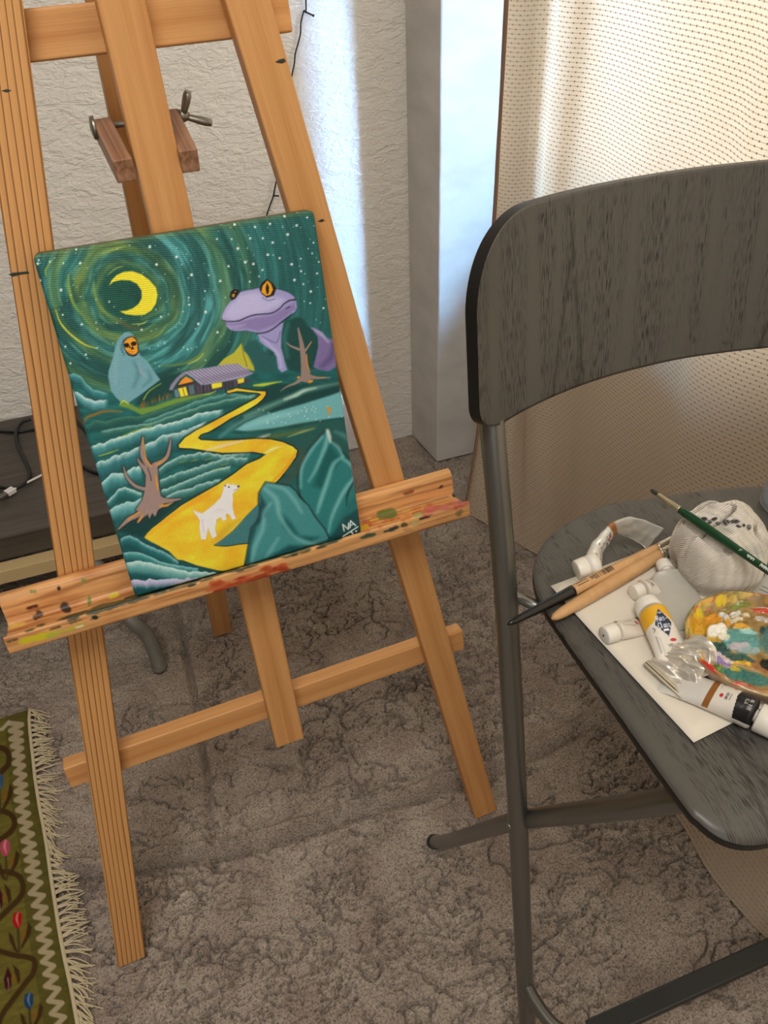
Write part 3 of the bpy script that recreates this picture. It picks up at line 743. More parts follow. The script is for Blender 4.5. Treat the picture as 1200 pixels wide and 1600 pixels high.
# paint tray with its smears
def make_tray():
    prof = [(0.0005, 0.588), (0.0005, 0.634), (0.002, 0.6395), (0.006, 0.643), (0.011, 0.643), (0.0150, 0.6405), (0.0172, 0.6365), (0.0176, 0.632), (0.0178, 0.6215), (0.0182, 0.6155),
            (0.0200, 0.6125), (0.0225, 0.6112), (0.0255, 0.6120), (0.030, 0.6120), (0.036, 0.6130), (0.042, 0.6142), (0.048, 0.6162), (0.054, 0.6205), (0.0585, 0.6236), (0.0605, 0.6226), (0.0612, 0.6205),
            (0.0612, 0.615), (0.0610, 0.609), (0.0603, 0.6045), (0.0585, 0.6025), (0.050, 0.5995), (0.030, 0.593), (0.018, 0.589)]
    # resample finely
    pr = np.array(prof); seg = np.hypot(*np.diff(pr, axis=0).T); s = np.concatenate([[0], np.cumsum(seg)])
    ss = np.linspace(0, s[-1], 150); W = np.interp(ss, s, pr[:, 0]); V_ = np.interp(ss, s, pr[:, 1])
    nu = 560; us = np.linspace(0.0305, 0.5393, nu)
    rr = 0.003
    P = L0[None, None, :] + us[:, None, None] * uE + V_[None, :, None] * vE + W[None, :, None] * wE
    SX, SY = proj(P)
    p = Paint(SX, SY, (214, 158, 100))
    g = NZ[0].fbm(us[:, None] * 9, ss[None, :] * 420 + 4 * NZ[1](us[:, None] * 6, ss[None, :] * 60), 3)
    p.C *= (0.84 + 0.34 * g)[..., None]
    g2 = NZ[2].fbm(us[:, None] * 14 + 3, ss[None, :] * 260, 3)
    k = np.clip((g2 - 0.60) * 7, 0, 1)[..., None] * 0.45
    p.C = p.C * (1 - k) + np.array((128, 70, 34)) * k
    # the left end of the back strip is stained a warm red brown
    q = np.clip((260 - SX) / 120, 0, 1) * np.clip((NZ[3].fbm(us[:, None] * 24, ss[None, :] * 90, 3) - 0.35) * 2.4, 0, 1) * 0.6
    p.C = p.C * (1 - q[..., None]) + np.array((150, 78, 34)) * q[..., None]
    R_ = random.Random(5)
    def blob(cx, cy, rx, ry, col, rot=0.0, a=0.95, n=5):
        for i in range(n):
            t = R_.uniform(-0.8, 0.8)
            p.ell(cx + math.cos(rot) * rx * t, cy + math.sin(rot) * rx * t + R_.uniform(-0.3, 0.3) * ry, rx * R_.uniform(0.35, 0.7), ry * R_.uniform(0.5, 1.0), col, rot, a, 0.25)
    sl = -0.28
    # left half
    blob(60, 996, 26, 5, (206, 190, 40), sl, 0.95, 8); blob(88, 990, 14, 4, (178, 180, 66), sl, 0.9)
    blob(118, 980, 16, 3.5, (186, 180, 60), sl, 0.85); blob(28, 976, 12, 3, (218, 186, 90), sl, 0.9); blob(124, 979, 6, 2.5, (226, 208, 178), sl)
    blob(58, 962, 7, 6, (88, 60, 34), -0.6); blob(103, 950, 7, 7, (66, 48, 36), 0.5); blob(93, 919, 3, 3.5, (36, 30, 26)); blob(50, 948, 8, 3, (92, 48, 26), sl)
    blob(132, 907, 4, 4, (126, 142, 62)); blob(140, 940, 4, 8, (120, 134, 66)); blob(176, 932, 9, 4, (214, 196, 60), -0.5); blob(50, 924, 5, 3, (130, 132, 56))
    for (x, y) in ((118, 971), (88, 981), (45, 985), (60, 978), (20, 1001), (150, 965)):
        blob(x, y, 9, 2, (92, 84, 40), sl, 0.8)
    for i in range(120):   # dark green and brown blobs strung along the bottom of the canvas
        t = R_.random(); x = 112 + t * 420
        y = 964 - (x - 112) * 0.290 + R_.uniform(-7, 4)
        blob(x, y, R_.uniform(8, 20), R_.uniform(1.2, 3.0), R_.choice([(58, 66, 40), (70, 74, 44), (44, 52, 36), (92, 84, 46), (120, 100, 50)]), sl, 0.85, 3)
    blob(149, 965, 4, 3, (28, 44, 38))
    for i in range(16):
        x = R_.uniform(240, 330); blob(x, 920 - (x - 240) * 0.295 + R_.uniform(-3, 3), 5, 1.6, R_.choice([(110, 140, 150), (170, 176, 170), (190, 160, 60)]), sl, 0.8, 2)
    for i in range(30):   # red streaks on the lip
        x = R_.uniform(322, 452); y = 921 - (x - 330) * 0.297 + R_.uniform(-8, 6)
        blob(x, y, R_.uniform(6, 16), R_.uniform(2, 5), R_.choice([(178, 66, 34), (196, 86, 48), (160, 56, 30), (200, 110, 66)]), sl, 0.6, 3)
    # right half
    for i in range(46):
        x = R_.uniform(556, 672); y = 826 - (x - 560) * 0.27 + R_.uniform(-12, 8)
        blob(x, y, R_.uniform(4, 12), R_.uniform(1.5, 3.5), R_.choice([(190, 96, 52), (206, 140, 66), (196, 116, 64), (214, 170, 90), (178, 84, 50)]), sl, 0.55, 3)
    blob(602, 803, 13, 7, (112, 122, 52), -0.15, 1, 12); blob(567, 824, 8, 4, (214, 170, 44), sl); blob(585, 812, 8, 3, (206, 164, 60), sl)
    blob(612, 827, 13, 3, (52, 64, 62), sl, 0.95, 6); blob(631, 820, 5, 4.5, (84, 84, 46)); blob(578, 836, 12, 3, (66, 84, 60), sl); blob(666, 808, 8, 2.2, (40, 40, 32), sl, 0.95)
    for i in range(26):
        x = R_.uniform(664, 728); y = 800 - (x - 668) * 0.26 + R_.uniform(-5, 5); blob(x, y, R_.uniform(6, 14), R_.uniform(2, 4.5), R_.choice([(196, 104, 96), (206, 120, 110), (188, 84, 70)]), -0.22, 0.6, 2)
    blob(652, 805, 9, 4, (176, 178, 110), sl, 0.8); blob(651, 818, 5, 3, (186, 186, 120), sl, 0.8); blob(640, 829, 11, 4, (206, 150, 96), 0.1, 0.8)
    blob(690, 760, 5, 2, (60, 60, 40), -0.6); blob(637, 770, 9, 4, (136, 84, 52), -0.3, 0.7); blob(717, 802, 9, 5, (140, 112, 70), -0.8, 0.6, 3); blob(712, 774, 4, 3, (24, 30, 26), 0.2, 1)
    p.stroke([(560, 816), (610, 803), (660, 788), (700, 776)], 1.6, (112, 68, 36), 0.7, 0.8)
    mat, nt, b = vcol('painted_pine_tray', 0.42, 0.4)
    n = nt.nodes.new('ShaderNodeTexNoise'); n.inputs['Scale'].default_value = 260
    tc = node(nt, 'ShaderNodeTexCoord'); nt.links.new(tc.outputs['Object'], n.inputs['Vector']); bump(nt, b, n.outputs['Fac'], 0.0008, 0.4)
    nr, nc = P.shape[:2]
    ends = [list(range(nc)), [(nr - 1) * nc + j for j in range(nc)][::-1]]
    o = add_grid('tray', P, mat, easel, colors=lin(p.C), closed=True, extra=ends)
    bm = bmesh.new(); bm.from_mesh(o.data); bmesh.ops.recalc_face_normals(bm, faces=bm.faces); bm.to_mesh(o.data); bm.free()
    for f in o.data.polygons:
        if len(f.vertices) > 4: f.use_smooth = False
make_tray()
# paint marks that dried on the legs
M['smear_dark'] = plain('dried_green_paint', (40, 48, 36), 0.5)
def leg_smear(px_pts, w=0.0004):
    pts = [onplane(x, y, EP(0, 0, w), wE) for x, y in px_pts]
    c = np.mean(pts, 0)
    n = len(pts); V = [c + wE * 0.0005] + pts
    add('paint_smear', V, [(0, i + 1, (i + 1) % n + 1) for i in range(n)], M['smear_dark'], easel)
for pts in ([(430, 97), (436, 93), (444, 91), (447, 96), (441, 99), (434, 98)], [(496, 346), (503, 342), (508, 344), (503, 347)],
            [(13, 429), (20, 426), (30, 425), (44, 424), (46, 427), (32, 429), (20, 432)], [(2, 142), (10, 139), (18, 141), (11, 144)]):
    leg_smear(pts)

# ------------------------------------------------------------------ canvas
CW, CH, CT = 0.2520, 0.3450, 0.017
wb, wt = 0.0465, 0.0225
BLc = EP(0.1588, 0.6168, wb); 
_top = EP(0.1588 + 0.0035, 0.6168 + 0.3437, wt)
cv = (_top - BLc) / np.linalg.norm(_top - BLc)
cu = uE - 0.004 * vE; cu = cu - (cu @ cv) * cv; cu /= np.linalg.norm(cu); cn = np.cross(cu, cv)
def canvas_pt(a, b, d=0.0): return BLc + a * cu + b * cv + d * cn

def homography(src, dst):
    A = []
    for (x, y), (u, v) in zip(src, dst):
        A.append([x, y, 1, 0, 0, 0, -u * x, -u * y, -u]); A.append([0, 0, 0, x, y, 1, -v * x, -v * y, -v])
    return np.linalg.svd(np.array(A))[2][-1].reshape(3, 3)

def paint_canvas(nu, nv):
    ss = 2
    # sample coordinates run over the canvas face; the drawing grid is laid over it corner to corner
    Hm = homography([(0, 0), (1, 0), (0, 1), (1, 1)], [(58, 397), (496, 327), (213, 932), (556.5, 832)])
    U, V = np.meshgrid((np.arange(nu * ss) + 0.5) / (nu * ss), (np.arange(nv * ss) + 0.5) / (nv * ss))
    q = Hm @ np.stack([U.ravel(), V.ravel(), np.ones(U.size)])
    X = (q[0] / q[2]).reshape(U.shape); Y = (q[1] / q[2]).reshape(U.shape)
    p = Paint(X, Y, (34, 92, 88))
    n0, n1, n2, n3 = NZ
    # ---- night sky swirling about the moon
    UA, VA = U * CW * 1000, V * CH * 1000
    mi = np.linalg.inv(Hm) @ np.array([207, 460, 1]); mu, mv = mi[0] / mi[2] * CW * 1000, mi[1] / mi[2] * CH * 1000
    dx, dy = UA - mu, VA - mv
    r = np.hypot(dx, dy); th = np.arctan2(dy, dx)
    rw = r + 5 * n0(th * 1.6 + 9, r * 0.03) + 2.5 * n1(th * 3 + 5, r * 0.06)
    f1 = n0.fbm(rw * 0.16 + 3, th * 2.1 + 20, 3); f2 = n1.fbm(rw * 0.42, th * 3.2 + 40, 3); f3 = n2.fbm(rw * 0.09 + 8, th * 1.2 + 11, 2)
    dark, mid, lite, olive = np.array((16, 66, 64.)), np.array((34, 100, 98.)), np.array((84, 158, 160.)), np.array((110, 124, 46.))
    C = dark + (mid - dark) * np.clip(f1 * 1.7 - 0.2, 0, 1)[..., None]
    kl = np.clip((f2 - 0.44) * 3.2, 0, 1) * np.clip((r - 24) / 12, 0, 1) * np.clip(1.15 - r / 230, 0.25, 1)
    ring = np.exp(-((r - 60) / 20) ** 2) * np.clip(np.cos(th + 0.5) * 0.8 + 0.5, 0, 1) * 0.6
    kl = np.clip(kl * 0.75 + ring * (0.35 + 0.9 * f2), 0, 0.9)
    C = C + (lite - C) * kl[..., None]
    ko = (np.exp(-((rw - 45) / 6) ** 2) * 0.75 + np.exp(-((rw - 30) / 4) ** 2) * 0.5 + np.exp(-((rw - 66) / 5) ** 2) * np.clip(-np.cos(th) + 0.2, 0, 1) * 0.6 + np.exp(-((rw - 92) / 7) ** 2) * 0.45 + np.exp(-((rw - 116) / 6) ** 2) * 0.3) * (0.35 + 0.9 * f2)
    C = C + (olive - C) * np.clip(ko, 0, 0.85)[..., None]
    kc = np.clip((26 - r) / 6, 0, 1)[..., None]; C = C * (1 - kc) + np.array((18, 74, 62.)) * kc
    kd = np.clip((f3 - 0.56) * 4, 0, 0.55)[..., None]; C = C * (1 - kd) + np.array((14, 58, 54.)) * kd
    # the far side from the moon stays deeper and calmer
    kr = np.clip((U - 0.62) / 0.3, 0, 1) * np.clip((0.5 - V) / 0.3, 0, 1); C = C * (1 - 0.28 * kr[..., None]) + np.array((30, 82, 78.)) * (0.28 * kr[..., None])
    ed = np.clip(1 - V / 0.02, 0, 1)[..., None]; C = C * (1 - 0.5 * ed) + np.array((84, 92, 46.)) * 0.5 * ed
    p.C[...] = C
    yl = (206, 204, 66)
    p.stroke([(95, 485), (102, 505), (118, 524), (140, 540), (158, 546)], [1, 2.6, 2.6, 1], yl, 0.95, 1.0)
    p.stroke([(81, 432), (80, 422), (90, 405)], [1, 3, 1], (176, 186, 60), 0.7, 1.4)
    p.stroke([(115, 430), (115, 448), (122, 474), (134, 492)], [2, 5, 4, 1], (150, 172, 60), 0.75, 2.2)
    p.stroke([(153, 440), (157, 465), (168, 486), (190, 500)], [2, 4, 4, 1], (136, 160, 70), 0.6, 2)
    p.stroke([(168, 396), (190, 388), (205, 384)], [1, 4, 1], (160, 176, 70), 0.7, 1.8)
    p.stroke([(176, 430), (188, 420), (200, 416)], [1, 2.5, 1], (176, 178, 60), 0.7, 1)
    p.stroke([(213, 508), (228, 507), (236, 503)], [1, 2, 1], (186, 196, 70), 0.9, 0.8)
    p.stroke([(236, 532), (254, 524), (266, 508)], [1, 3, 1], (150, 156, 56), 0.7, 1.6)
    p.stroke([(255, 574), (290, 570), (318, 555), (330, 535), (338, 515)], [1, 3, 3, 2, 1], (128, 132, 50), 0.75, 1.4)
    p.stroke([(297, 571), (312, 564), (322, 554)], [1, 2.2, 1], (206, 204, 70), 0.85, 0.9)
    p.stroke([(190, 500), (208, 512), (226, 514)], [3, 6, 3], (120, 92, 40), 0.55, 3)
    p.stroke([(372, 405), (385, 425), (392, 440)], [3, 7, 3], (26, 66, 52), 0.6, 3)
    p.stroke([(330, 372), (352, 392), (366, 420)], [2, 6, 2], (30, 70, 60), 0.5, 3)
    # stars
    R_ = random.Random(11)
    sky = [(58, 397), (496, 327), (528, 560), (360, 560), (270, 590), (110, 590)]
    def star(x, y, s_): p.ell(x, y, s_, s_, (232, 240, 236), 0, 0.95, 0.45)
    for (x, y) in ((470, 330), (450, 338), (428, 350), (484, 341), (469, 352), (455, 366), (493, 380), (492, 397), (474, 406), (423, 399), (441, 404), (414, 423), (462, 438), (476, 446), (488, 458), (498, 428), (500, 410), (363, 416), (367, 374), (345, 373), (378, 389), (394, 442), (460, 415), (474, 425), (487, 475), (506, 484), (242, 386), (251, 414), (283, 402), (305, 431), (315, 508), (298, 548), (258, 496), (227, 517), (134, 508), (177, 473), (105, 492), (104, 453), (134, 410), (107, 411), (70, 405), (67, 412), (86, 409), (127, 390), (71, 438), (110, 542), (142, 556), (118, 570), (301, 478), (343, 520), (300, 466), (327, 490), (325, 455), (349, 440), (332, 430), (388, 410), (400, 413), (430, 380), (415, 372), (396, 372), (404, 355), (352, 350), (372, 350)):
        star(x + R_.uniform(-1, 1), y + R_.uniform(-1, 1), R_.uniform(1.2, 2.1))
    for i in range(150):
        x, y = R_.uniform(66, 520), R_.uniform(335, 585)
        if y < 397 - (x - 58) * 0.16 + 6 or (x - 58) < (y - 397) * 0.29 + 4: continue
        if (x - 207) ** 2 + (y - 460) ** 2 < 30 ** 2: continue
        p.ell(x, y, R_.uniform(0.6, 1.2), R_.uniform(0.6, 1.2), (196, 222, 218), 0, 0.8, 0.5)
    # crescent moon
    p.poly([(178, 447), (182, 438), (190, 430), (201, 425), (214, 424), (228, 429), (240, 438), (250, 450), (252.5, 462), (250, 475), (243, 486), (232, 493), (218, 494), (203, 492), (194, 487.5), (204, 486.5), (214, 483), (223, 476), (228, 467), (228, 455), (221, 444), (210, 438.5), (196, 438), (184, 441)], (232, 206, 46), 1, 0.7)
    p.stroke([(240, 442), (248, 458), (245, 476)], [2, 4, 2], (244, 218, 70), 0.6, 1.5)
    # ---- land: base tones
    land = [(100, 590), (118, 584), (136, 596), (146, 606), (175, 616), (230, 612), (262, 600), (300, 585), (345, 572), (400, 560), (445, 570), (500, 582), (530, 570), (545, 640), (560, 840), (380, 890), (200, 940), (150, 780)]
    p.polyf(land, lambda x, y, c: np.array((14, 66, 66.)) + np.array((14, 44, 42.)) * n0.fbm(x * 0.05, y * 0.16, 3)[:, None])
    W_, TL, DK = (206, 224, 222), (70, 140, 142), (12, 62, 64)
    # dark valley behind the house
    p.poly([(238, 596), (262, 588), (300, 580), (275, 616), (250, 628), (215, 636), (225, 618)], (14, 62, 58), 1, 3)
    p.stroke([(229, 626), (236, 615), (246, 607), (256, 601)], [1.5, 1.2, 1], (186, 196, 60), 0.9, 0.8)
    # yellow tent-like hill behind the house
    p.poly([(343, 573), (352, 563), (368, 553), (380, 538), (384, 551), (392, 558), (399, 563), (399, 582), (385, 577), (360, 572)], (176, 172, 52), 1, 0.8)
    p.stroke([(381, 541), (383, 556), (388, 574)], [1.2, 2], (120, 110, 40), 0.9, 0.8)
    p.poly([(400, 563), (406, 566), (412, 574), (402, 576)], (140, 136, 56), 0.9, 1)
    # hill behind the frog
    p.poly([(384, 545), (392, 534), (404, 533), (412, 548), (428, 562), (436, 580), (420, 585), (400, 578)], (32, 84, 84), 1, 2)
    # ---- hooded figure
    rb = [(201, 521), (208, 520), (214, 524), (224, 556), (232, 563), (238, 569), (247, 584), (255, 595), (242, 605), (228, 616), (205, 632), (196, 632), (186, 622), (179, 612), (175, 590), (176, 580), (183, 560), (186, 545), (190, 533), (195, 526)]
    p.poly(rb, (104, 152, 164), 1, 0.9)
    p.stroke([(190, 545), (186, 570), (186, 600)], [3, 8, 6], (120, 164, 172), 0.5, 3)
    p.stroke([(214, 566), (222, 584), (214, 606)], [3, 8, 4], (66, 116, 122), 0.6, 3)
    p.stroke([(222, 570), (225, 582), (232, 590)], [2, 5, 2], (150, 160, 184), 0.6, 2)
    p.stroke([(236, 580), (240, 594), (228, 606)], [3, 6, 3], (70, 124, 132), 0.6, 2)
    p.stroke([(200, 532), (196, 545), (200, 556)], [3, 4, 3], (58, 104, 112), 0.7, 1.5)
    face = [(199, 535), (204, 529), (212, 526.5), (219, 531), (221.5, 538), (222, 546), (223, 551), (219, 556), (213, 557.5), (206, 555.5), (202.5, 550), (200, 545)]
    p.poly(face, (20, 18, 14), 1, 1.6); p.poly([(200, 536), (205, 530.5), (212, 528), (218, 532), (220.5, 538), (220.5, 546), (221.5, 550), (218, 554.5), (213, 556), (207, 554), (203.5, 549.5), (201, 545)], (232, 148, 34), 1, 0.6)
    p.ell(204, 541, 4.2, 3.6, (14, 12, 10)); p.ell(215, 538.5, 4.6, 3.4, (14, 12, 10), -0.2); p.poly([(212.5, 542), (216, 547), (210, 548)], (14, 12, 10), 1, 0.5); p.ell(209, 544, 1, 2, (14, 12, 10), 0.5)
    p.stroke([(203, 551), (207, 556), (214, 558), (219, 556)], 1.5, (14, 12, 10), 0.9, 0.6)
    for xx in (207, 210, 213): p.stroke([(xx, 550), (xx + 0.5, 554)], 0.6, (60, 36, 12), 0.7, 0.4)
    # clouds at the left margin
    p.crest([(110, 588), (122, 585), (133, 590), (140, 600), (152, 610), (176, 616)], 18, (118, 176, 178), (44, 116, 120), DK, seed=1, bump=0.6)
    p.crest([(118, 612), (128, 614), (138, 622), (152, 628), (176, 626)], 20, (206, 220, 218), (84, 150, 156), DK, seed=2, bump=1.0)
    # brown grass ridge and green slope in front of the house
    p.stroke([(136, 664), (142, 654), (152, 650), (166, 645), (182, 644), (196, 645)], [2, 4, 4, 3, 2], (146, 100, 36), 0.9, 1.6)
    for i in range(40):
        x = R_.uniform(222, 272); y = 640 - (x - 222) * 0.38 + R_.uniform(-3, 3); p.stroke([(x, y), (x + R_.uniform(-2, 2), y - R_.uniform(4, 9))], [1.6, 0.5], R_.choice([(126, 84, 34), (100, 80, 36), (150, 96, 36)]), 0.8, 0.6, smooth=False)
    p.poly([(191, 636), (197, 626), (205, 631), (222, 640), (245, 636), (278, 624), (316, 616), (330, 618), (280, 632), (245, 644), (226, 650), (206, 640)], (108, 142, 54), 0.95, 1.6)
    p.stroke([(193, 633), (198, 628), (206, 633)], [1, 2.4, 1], (196, 204, 90), 0.9, 0.8)
    p.crest([(140, 668), (155, 658), (172, 660), (196, 654), (226, 652), (262, 640), (300, 626), (336, 618), (352, 617)], 16, (70, 118, 92), (28, 84, 78), DK, seed=3, bump=1.2)
    p.crest([(226, 660), (262, 648), (296, 634), (330, 622), (362, 616), (388, 620), (404, 616)], 20, (110, 162, 150), (36, 98, 94), DK, seed=4, bump=1.0)
    p.crest([(160, 676), (200, 668), (236, 664), (280, 648), (324, 634), (372, 622), (402, 620)], 14, (150, 186, 170), (44, 104, 92), DK, seed=0, bump=1.0, a=0.9)
    # white crests going down the left side
    p.stroke([(190, 686), (214, 676), (240, 668)], [2, 3, 2], (150, 176, 60), 0.8, 1.2)
    p.crest([(144, 703), (150, 698), (166, 694), (184, 686), (202, 681), (226, 672), (246, 668), (268, 662), (296, 654), (320, 646), (352, 640)], 24, (212, 226, 222), (66, 136, 138), DK, seed=1, bump=1.6)
    p.stroke([(160, 714), (176, 709), (190, 704)], [1.5, 2.2, 1], (170, 190, 70), 0.8, 0.9)
    p.crest([(150, 730), (164, 722), (184, 714), (206, 706), (224, 697), (244, 690), (262, 680), (284, 676), (304, 668), (326, 660)], 34, (196, 216, 214), (44, 112, 118), DK, seed=2, bump=2.0)
    p.crest([(158, 762), (166, 754), (176, 745), (188, 740), (198, 741), (206, 735), (216, 730), (226, 732)], 30, (200, 218, 214), (70, 142, 146), DK, seed=3, bump=2.2, fade=3)
    p.crest([(168, 788), (180, 776), (190, 764), (200, 762), (212, 766), (226, 772)], 20, (206, 222, 218), (40, 112, 112), DK, seed=0, bump=1.2, fade=3)
    p.crest([(172, 800), (184, 792), (198, 786), (214, 784), (226, 776)], 30, (176, 206, 206), (84, 150, 154), DK, seed=1, bump=1.6, fade=3)
    for k_, (pts, s_) in enumerate(((((248, 736), (262, 724), (278, 716), (296, 711), (322, 708), (350, 712), (392, 706)), 2), (((250, 752), (268, 744), (288, 738), (318, 728), (352, 716), (388, 716)), 3), (((252, 768), (276, 758), (300, 748), (330, 736), (362, 728)), 0), (((252, 782), (272, 770), (296, 764), (322, 755), (346, 748)), 1))):
        p.crest(list(pts), 17, (186, 210, 206), (60, 120, 116), (14, 60, 56), seed=s_, bump=1.5, fade=4)
    for (x, y) in ((282, 724), (300, 722), (322, 720), (336, 735), (346, 728)):
        p.stroke([(x, y), (x + 10, y - 3)], [1, 2, 1], (150, 166, 60), 0.8, 0.8, smooth=False)
    # far right hills
    p.poly([(400, 612), (430, 600), (470, 604), (530, 596), (540, 634), (470, 640), (420, 652), (380, 668), (350, 676), (380, 650), (412, 626)], (14, 62, 60), 1, 2)
    p.stroke([(384, 652), (412, 640), (440, 628), (474, 613), (500, 606), (530, 600)], [6, 8, 6, 7, 3], (104, 150, 138), 0.8, 3.5)
    p.stroke([(444, 626), (462, 619), (474, 612), (492, 608)], [3, 6, 5, 2], (186, 206, 194), 0.8, 2)
    p.stroke([(345, 684), (365, 668), (392, 654), (420, 646)], [4, 8, 6, 2], (96, 146, 140), 0.7, 3)
    p.poly([(368, 673), (384, 662), (407, 652), (440, 642), (474, 632), (512, 620), (534, 612), (541, 652), (500, 658), (471, 664), (430, 671), (390, 677)], (104, 166, 170), 1, 1.5)
    p.stroke([(380, 670), (420, 656), (466, 644)], [3, 9, 3], (140, 196, 198), 0.6, 4)
    p.stroke([(370, 678), (430, 672), (472, 664), (542, 654)], [2, 4, 4, 3], (26, 66, 56), 0.9, 2)
    for i in range(34): p.ell(R_.uniform(400, 536), R_.uniform(636, 664), 0.8, 0.8, (226, 238, 232), 0, 0.8, 0.5) if True else None
    p.poly([(541, 655), (480, 666), (430, 678), (380, 684), (350, 688), (400, 690), (445, 692), (470, 720), (470, 760), (552, 720)], (30, 82, 78), 1, 3)
    p.stroke([(388, 688), (430, 682), (470, 674), (490, 668)], [2, 8, 6, 2], (84, 104, 56), 0.75, 3)
    p.stroke([(396, 688), (410, 684), (420, 680)], [2, 5, 2], (196, 204, 200), 0.7, 2)
    p.stroke([(448, 684), (470, 676), (488, 671)], [1, 3, 1], (176, 186, 120), 0.7, 1.5)
    p.poly([(450, 696), (470, 700), (474, 716), (462, 740), (444, 764), (430, 764), (448, 740), (462, 716)], (54, 78, 70), 0.9, 3)
    p.stroke([(520, 676), (536, 684), (548, 700)], [4, 8, 4], (84, 136, 138), 0.7, 3)
    p.poly([(507, 639), (511, 637), (514, 641), (513, 648), (508, 650.5), (511, 645)], (206, 130, 30), 1, 0.6)
    p.stroke([(398, 604), (412, 603), (428, 600), (440, 598)], [3, 5, 3, 1], (186, 196, 50), 0.9, 1.2)
    # ---- frog
    vi, vl, vd = (146, 142, 190), (186, 182, 218), (98, 90, 142)
    p.poly([(405, 522), (408, 535), (414, 541), (421, 546), (429, 552), (433, 560), (435, 578), (441, 584), (449, 580), (445, 565), (441, 545), (442, 520), (445, 506), (430, 510)], vi, 1, 1)
    p.stroke([(412, 530), (424, 542), (436, 556), (440, 576)], [3, 4, 5, 3], vl, 0.6, 2)
    p.stroke([(412, 528), (424, 534), (434, 537), (440, 520)], 1.4, vd, 0.9, 0.8)
    p.poly([(484, 513), (491, 514), (499, 518), (505, 524), (510, 530), (523, 533), (526, 552), (529, 572), (512, 582), (498, 580), (489, 575), (493, 560), (497, 543), (496, 530)], (116, 102, 150), 1, 1)
    p.stroke([(488, 516), (502, 524), (512, 536)], [3, 6, 3], vl, 0.6, 2)
    p.stroke([(520, 540), (516, 560), (502, 574)], [5, 10, 6], (70, 60, 100), 0.6, 4)
    hd = [(350.5, 497), (353, 489), (359, 479), (365, 471), (372, 463), (379, 458), (389, 455), (400, 453.5), (412, 450), (421, 449), (431, 452), (443, 455), (454, 459), (461, 464), (465, 471), (466, 482), (463, 489), (457, 493), (450, 498), (442, 504), (434, 511), (424, 517), (415, 521), (406, 522), (396, 520), (388, 518), (378, 519), (370, 519), (363, 517), (358, 512), (357, 506), (352, 502)]
    p.poly(hd, (24, 40, 50), 0.7, 2.5); p.poly(hd, vi, 1, 0.8)
    p.poly([(352, 497), (360, 481), (380, 461), (404, 457), (430, 464), (448, 470), (440, 480), (416, 490), (388, 497), (368, 503)], vl, 0.75, 5)
    p.poly([(358, 508), (376, 506), (400, 498), (426, 495), (444, 485), (462, 474), (464, 484), (450, 496), (430, 510), (406, 519), (388, 515), (368, 516)], (126, 112, 162), 0.9, 2.5)
    p.stroke([(362, 512), (374, 512), (386, 509)], [3, 5, 2], (166, 152, 196), 0.7, 2)
    p.stroke([(353, 502), (360, 504), (376, 503), (388, 498), (400, 494), (414, 492.5), (427, 491), (438, 485), (447, 476), (456, 471), (464, 470)], [1.2, 1.8, 1.8, 1.6, 1.6, 2.6], (30, 24, 40), 1, 0.6)
    p.stroke([(404, 523), (418, 521), (430, 515), (442, 505), (458, 493)], 1.6, (36, 30, 50), 1, 0.7)
    p.stroke([(413, 466), (421, 471), (432, 469)], 1.5, vd, 0.8, 1)
    p.stroke([(449, 484), (455, 481)], 1.5, (50, 42, 66), 0.9, 0.8, smooth=False)
    p.poly([(421, 437), (430, 444), (435, 452), (431, 463), (420, 467), (412, 460), (409, 452), (413, 443)], (24, 18, 12), 1, 0.8)
    p.poly([(421.5, 439.5), (427, 445), (430, 454), (426, 462), (419, 464), (412, 458), (414, 448)], (224, 152, 34), 1, 0.7)
    p.poly([(421, 443), (424, 450), (423, 460), (420, 461), (418.5, 452)], (20, 14, 8), 1, 0.5)
    p.poly([(370, 453), (377, 454), (379, 458), (372, 468), (366, 471), (363, 465), (365, 457)], (22, 18, 14), 1, 0.8)
    p.ell(369, 463, 2.2, 3, (206, 140, 40), 0.4, 0.9); p.ell(372, 457, 1, 1, (190, 160, 110))
    # dark hollow and bare tree beside the frog
    p.poly([(446, 508), (458, 500), (468, 497), (476, 501), (480, 510), (490, 518), (496, 528), (496, 543), (492, 560), (487, 577), (470, 584), (452, 580), (446, 562), (441, 545), (442, 525)], (18, 66, 62), 1, 1.6)
    p.stroke([(452, 508), (446, 530), (450, 560)], [4, 8, 5], (48, 112, 110), 0.7, 3)
    bk, og = (140, 120, 112), (206, 136, 40)
    p.stroke([(467, 515), (470, 530), (472.5, 545), (475, 570), (477, 592)], [2.5, 5, 7, 10, 15], bk, 1, 0.7)
    p.stroke([(449, 537.5), (456, 543), (468, 548)], [1.5, 3, 4], bk, 1, 0.6); p.stroke([(487, 536), (482, 543), (477, 550)], [1.5, 2.5, 3.5], bk, 1, 0.6)
    p.stroke([(479, 556), (480, 572), (484, 584)], [1.6, 2, 1], og, 1, 0.6); p.stroke([(486, 537), (482, 543)], 1.2, og, 1, 0.5, smooth=False)
    p.stroke([(476, 590), (462, 600), (448, 606), (438, 613)], [9, 4, 2.5, 1], bk, 1, 0.7); p.stroke([(480, 590), (494, 592), (514, 592)], [8, 4, 1.5], bk, 1, 0.7)
    p.ell(484, 598, 4.5, 2.2, og, -0.4); p.ell(466, 591.5, 2.4, 1.8, og, 0); p.stroke([(494, 593.5), (506, 592)], [1, 1.8, 1], og, 1, 0.6, smooth=False)
    # ---- house
    p.poly([(274, 613), (283, 604), (309, 598), (320, 604), (382, 593), (396, 596), (380, 603), (347, 611), (321, 617), (278, 624)], (62, 58, 72), 1, 0.8)
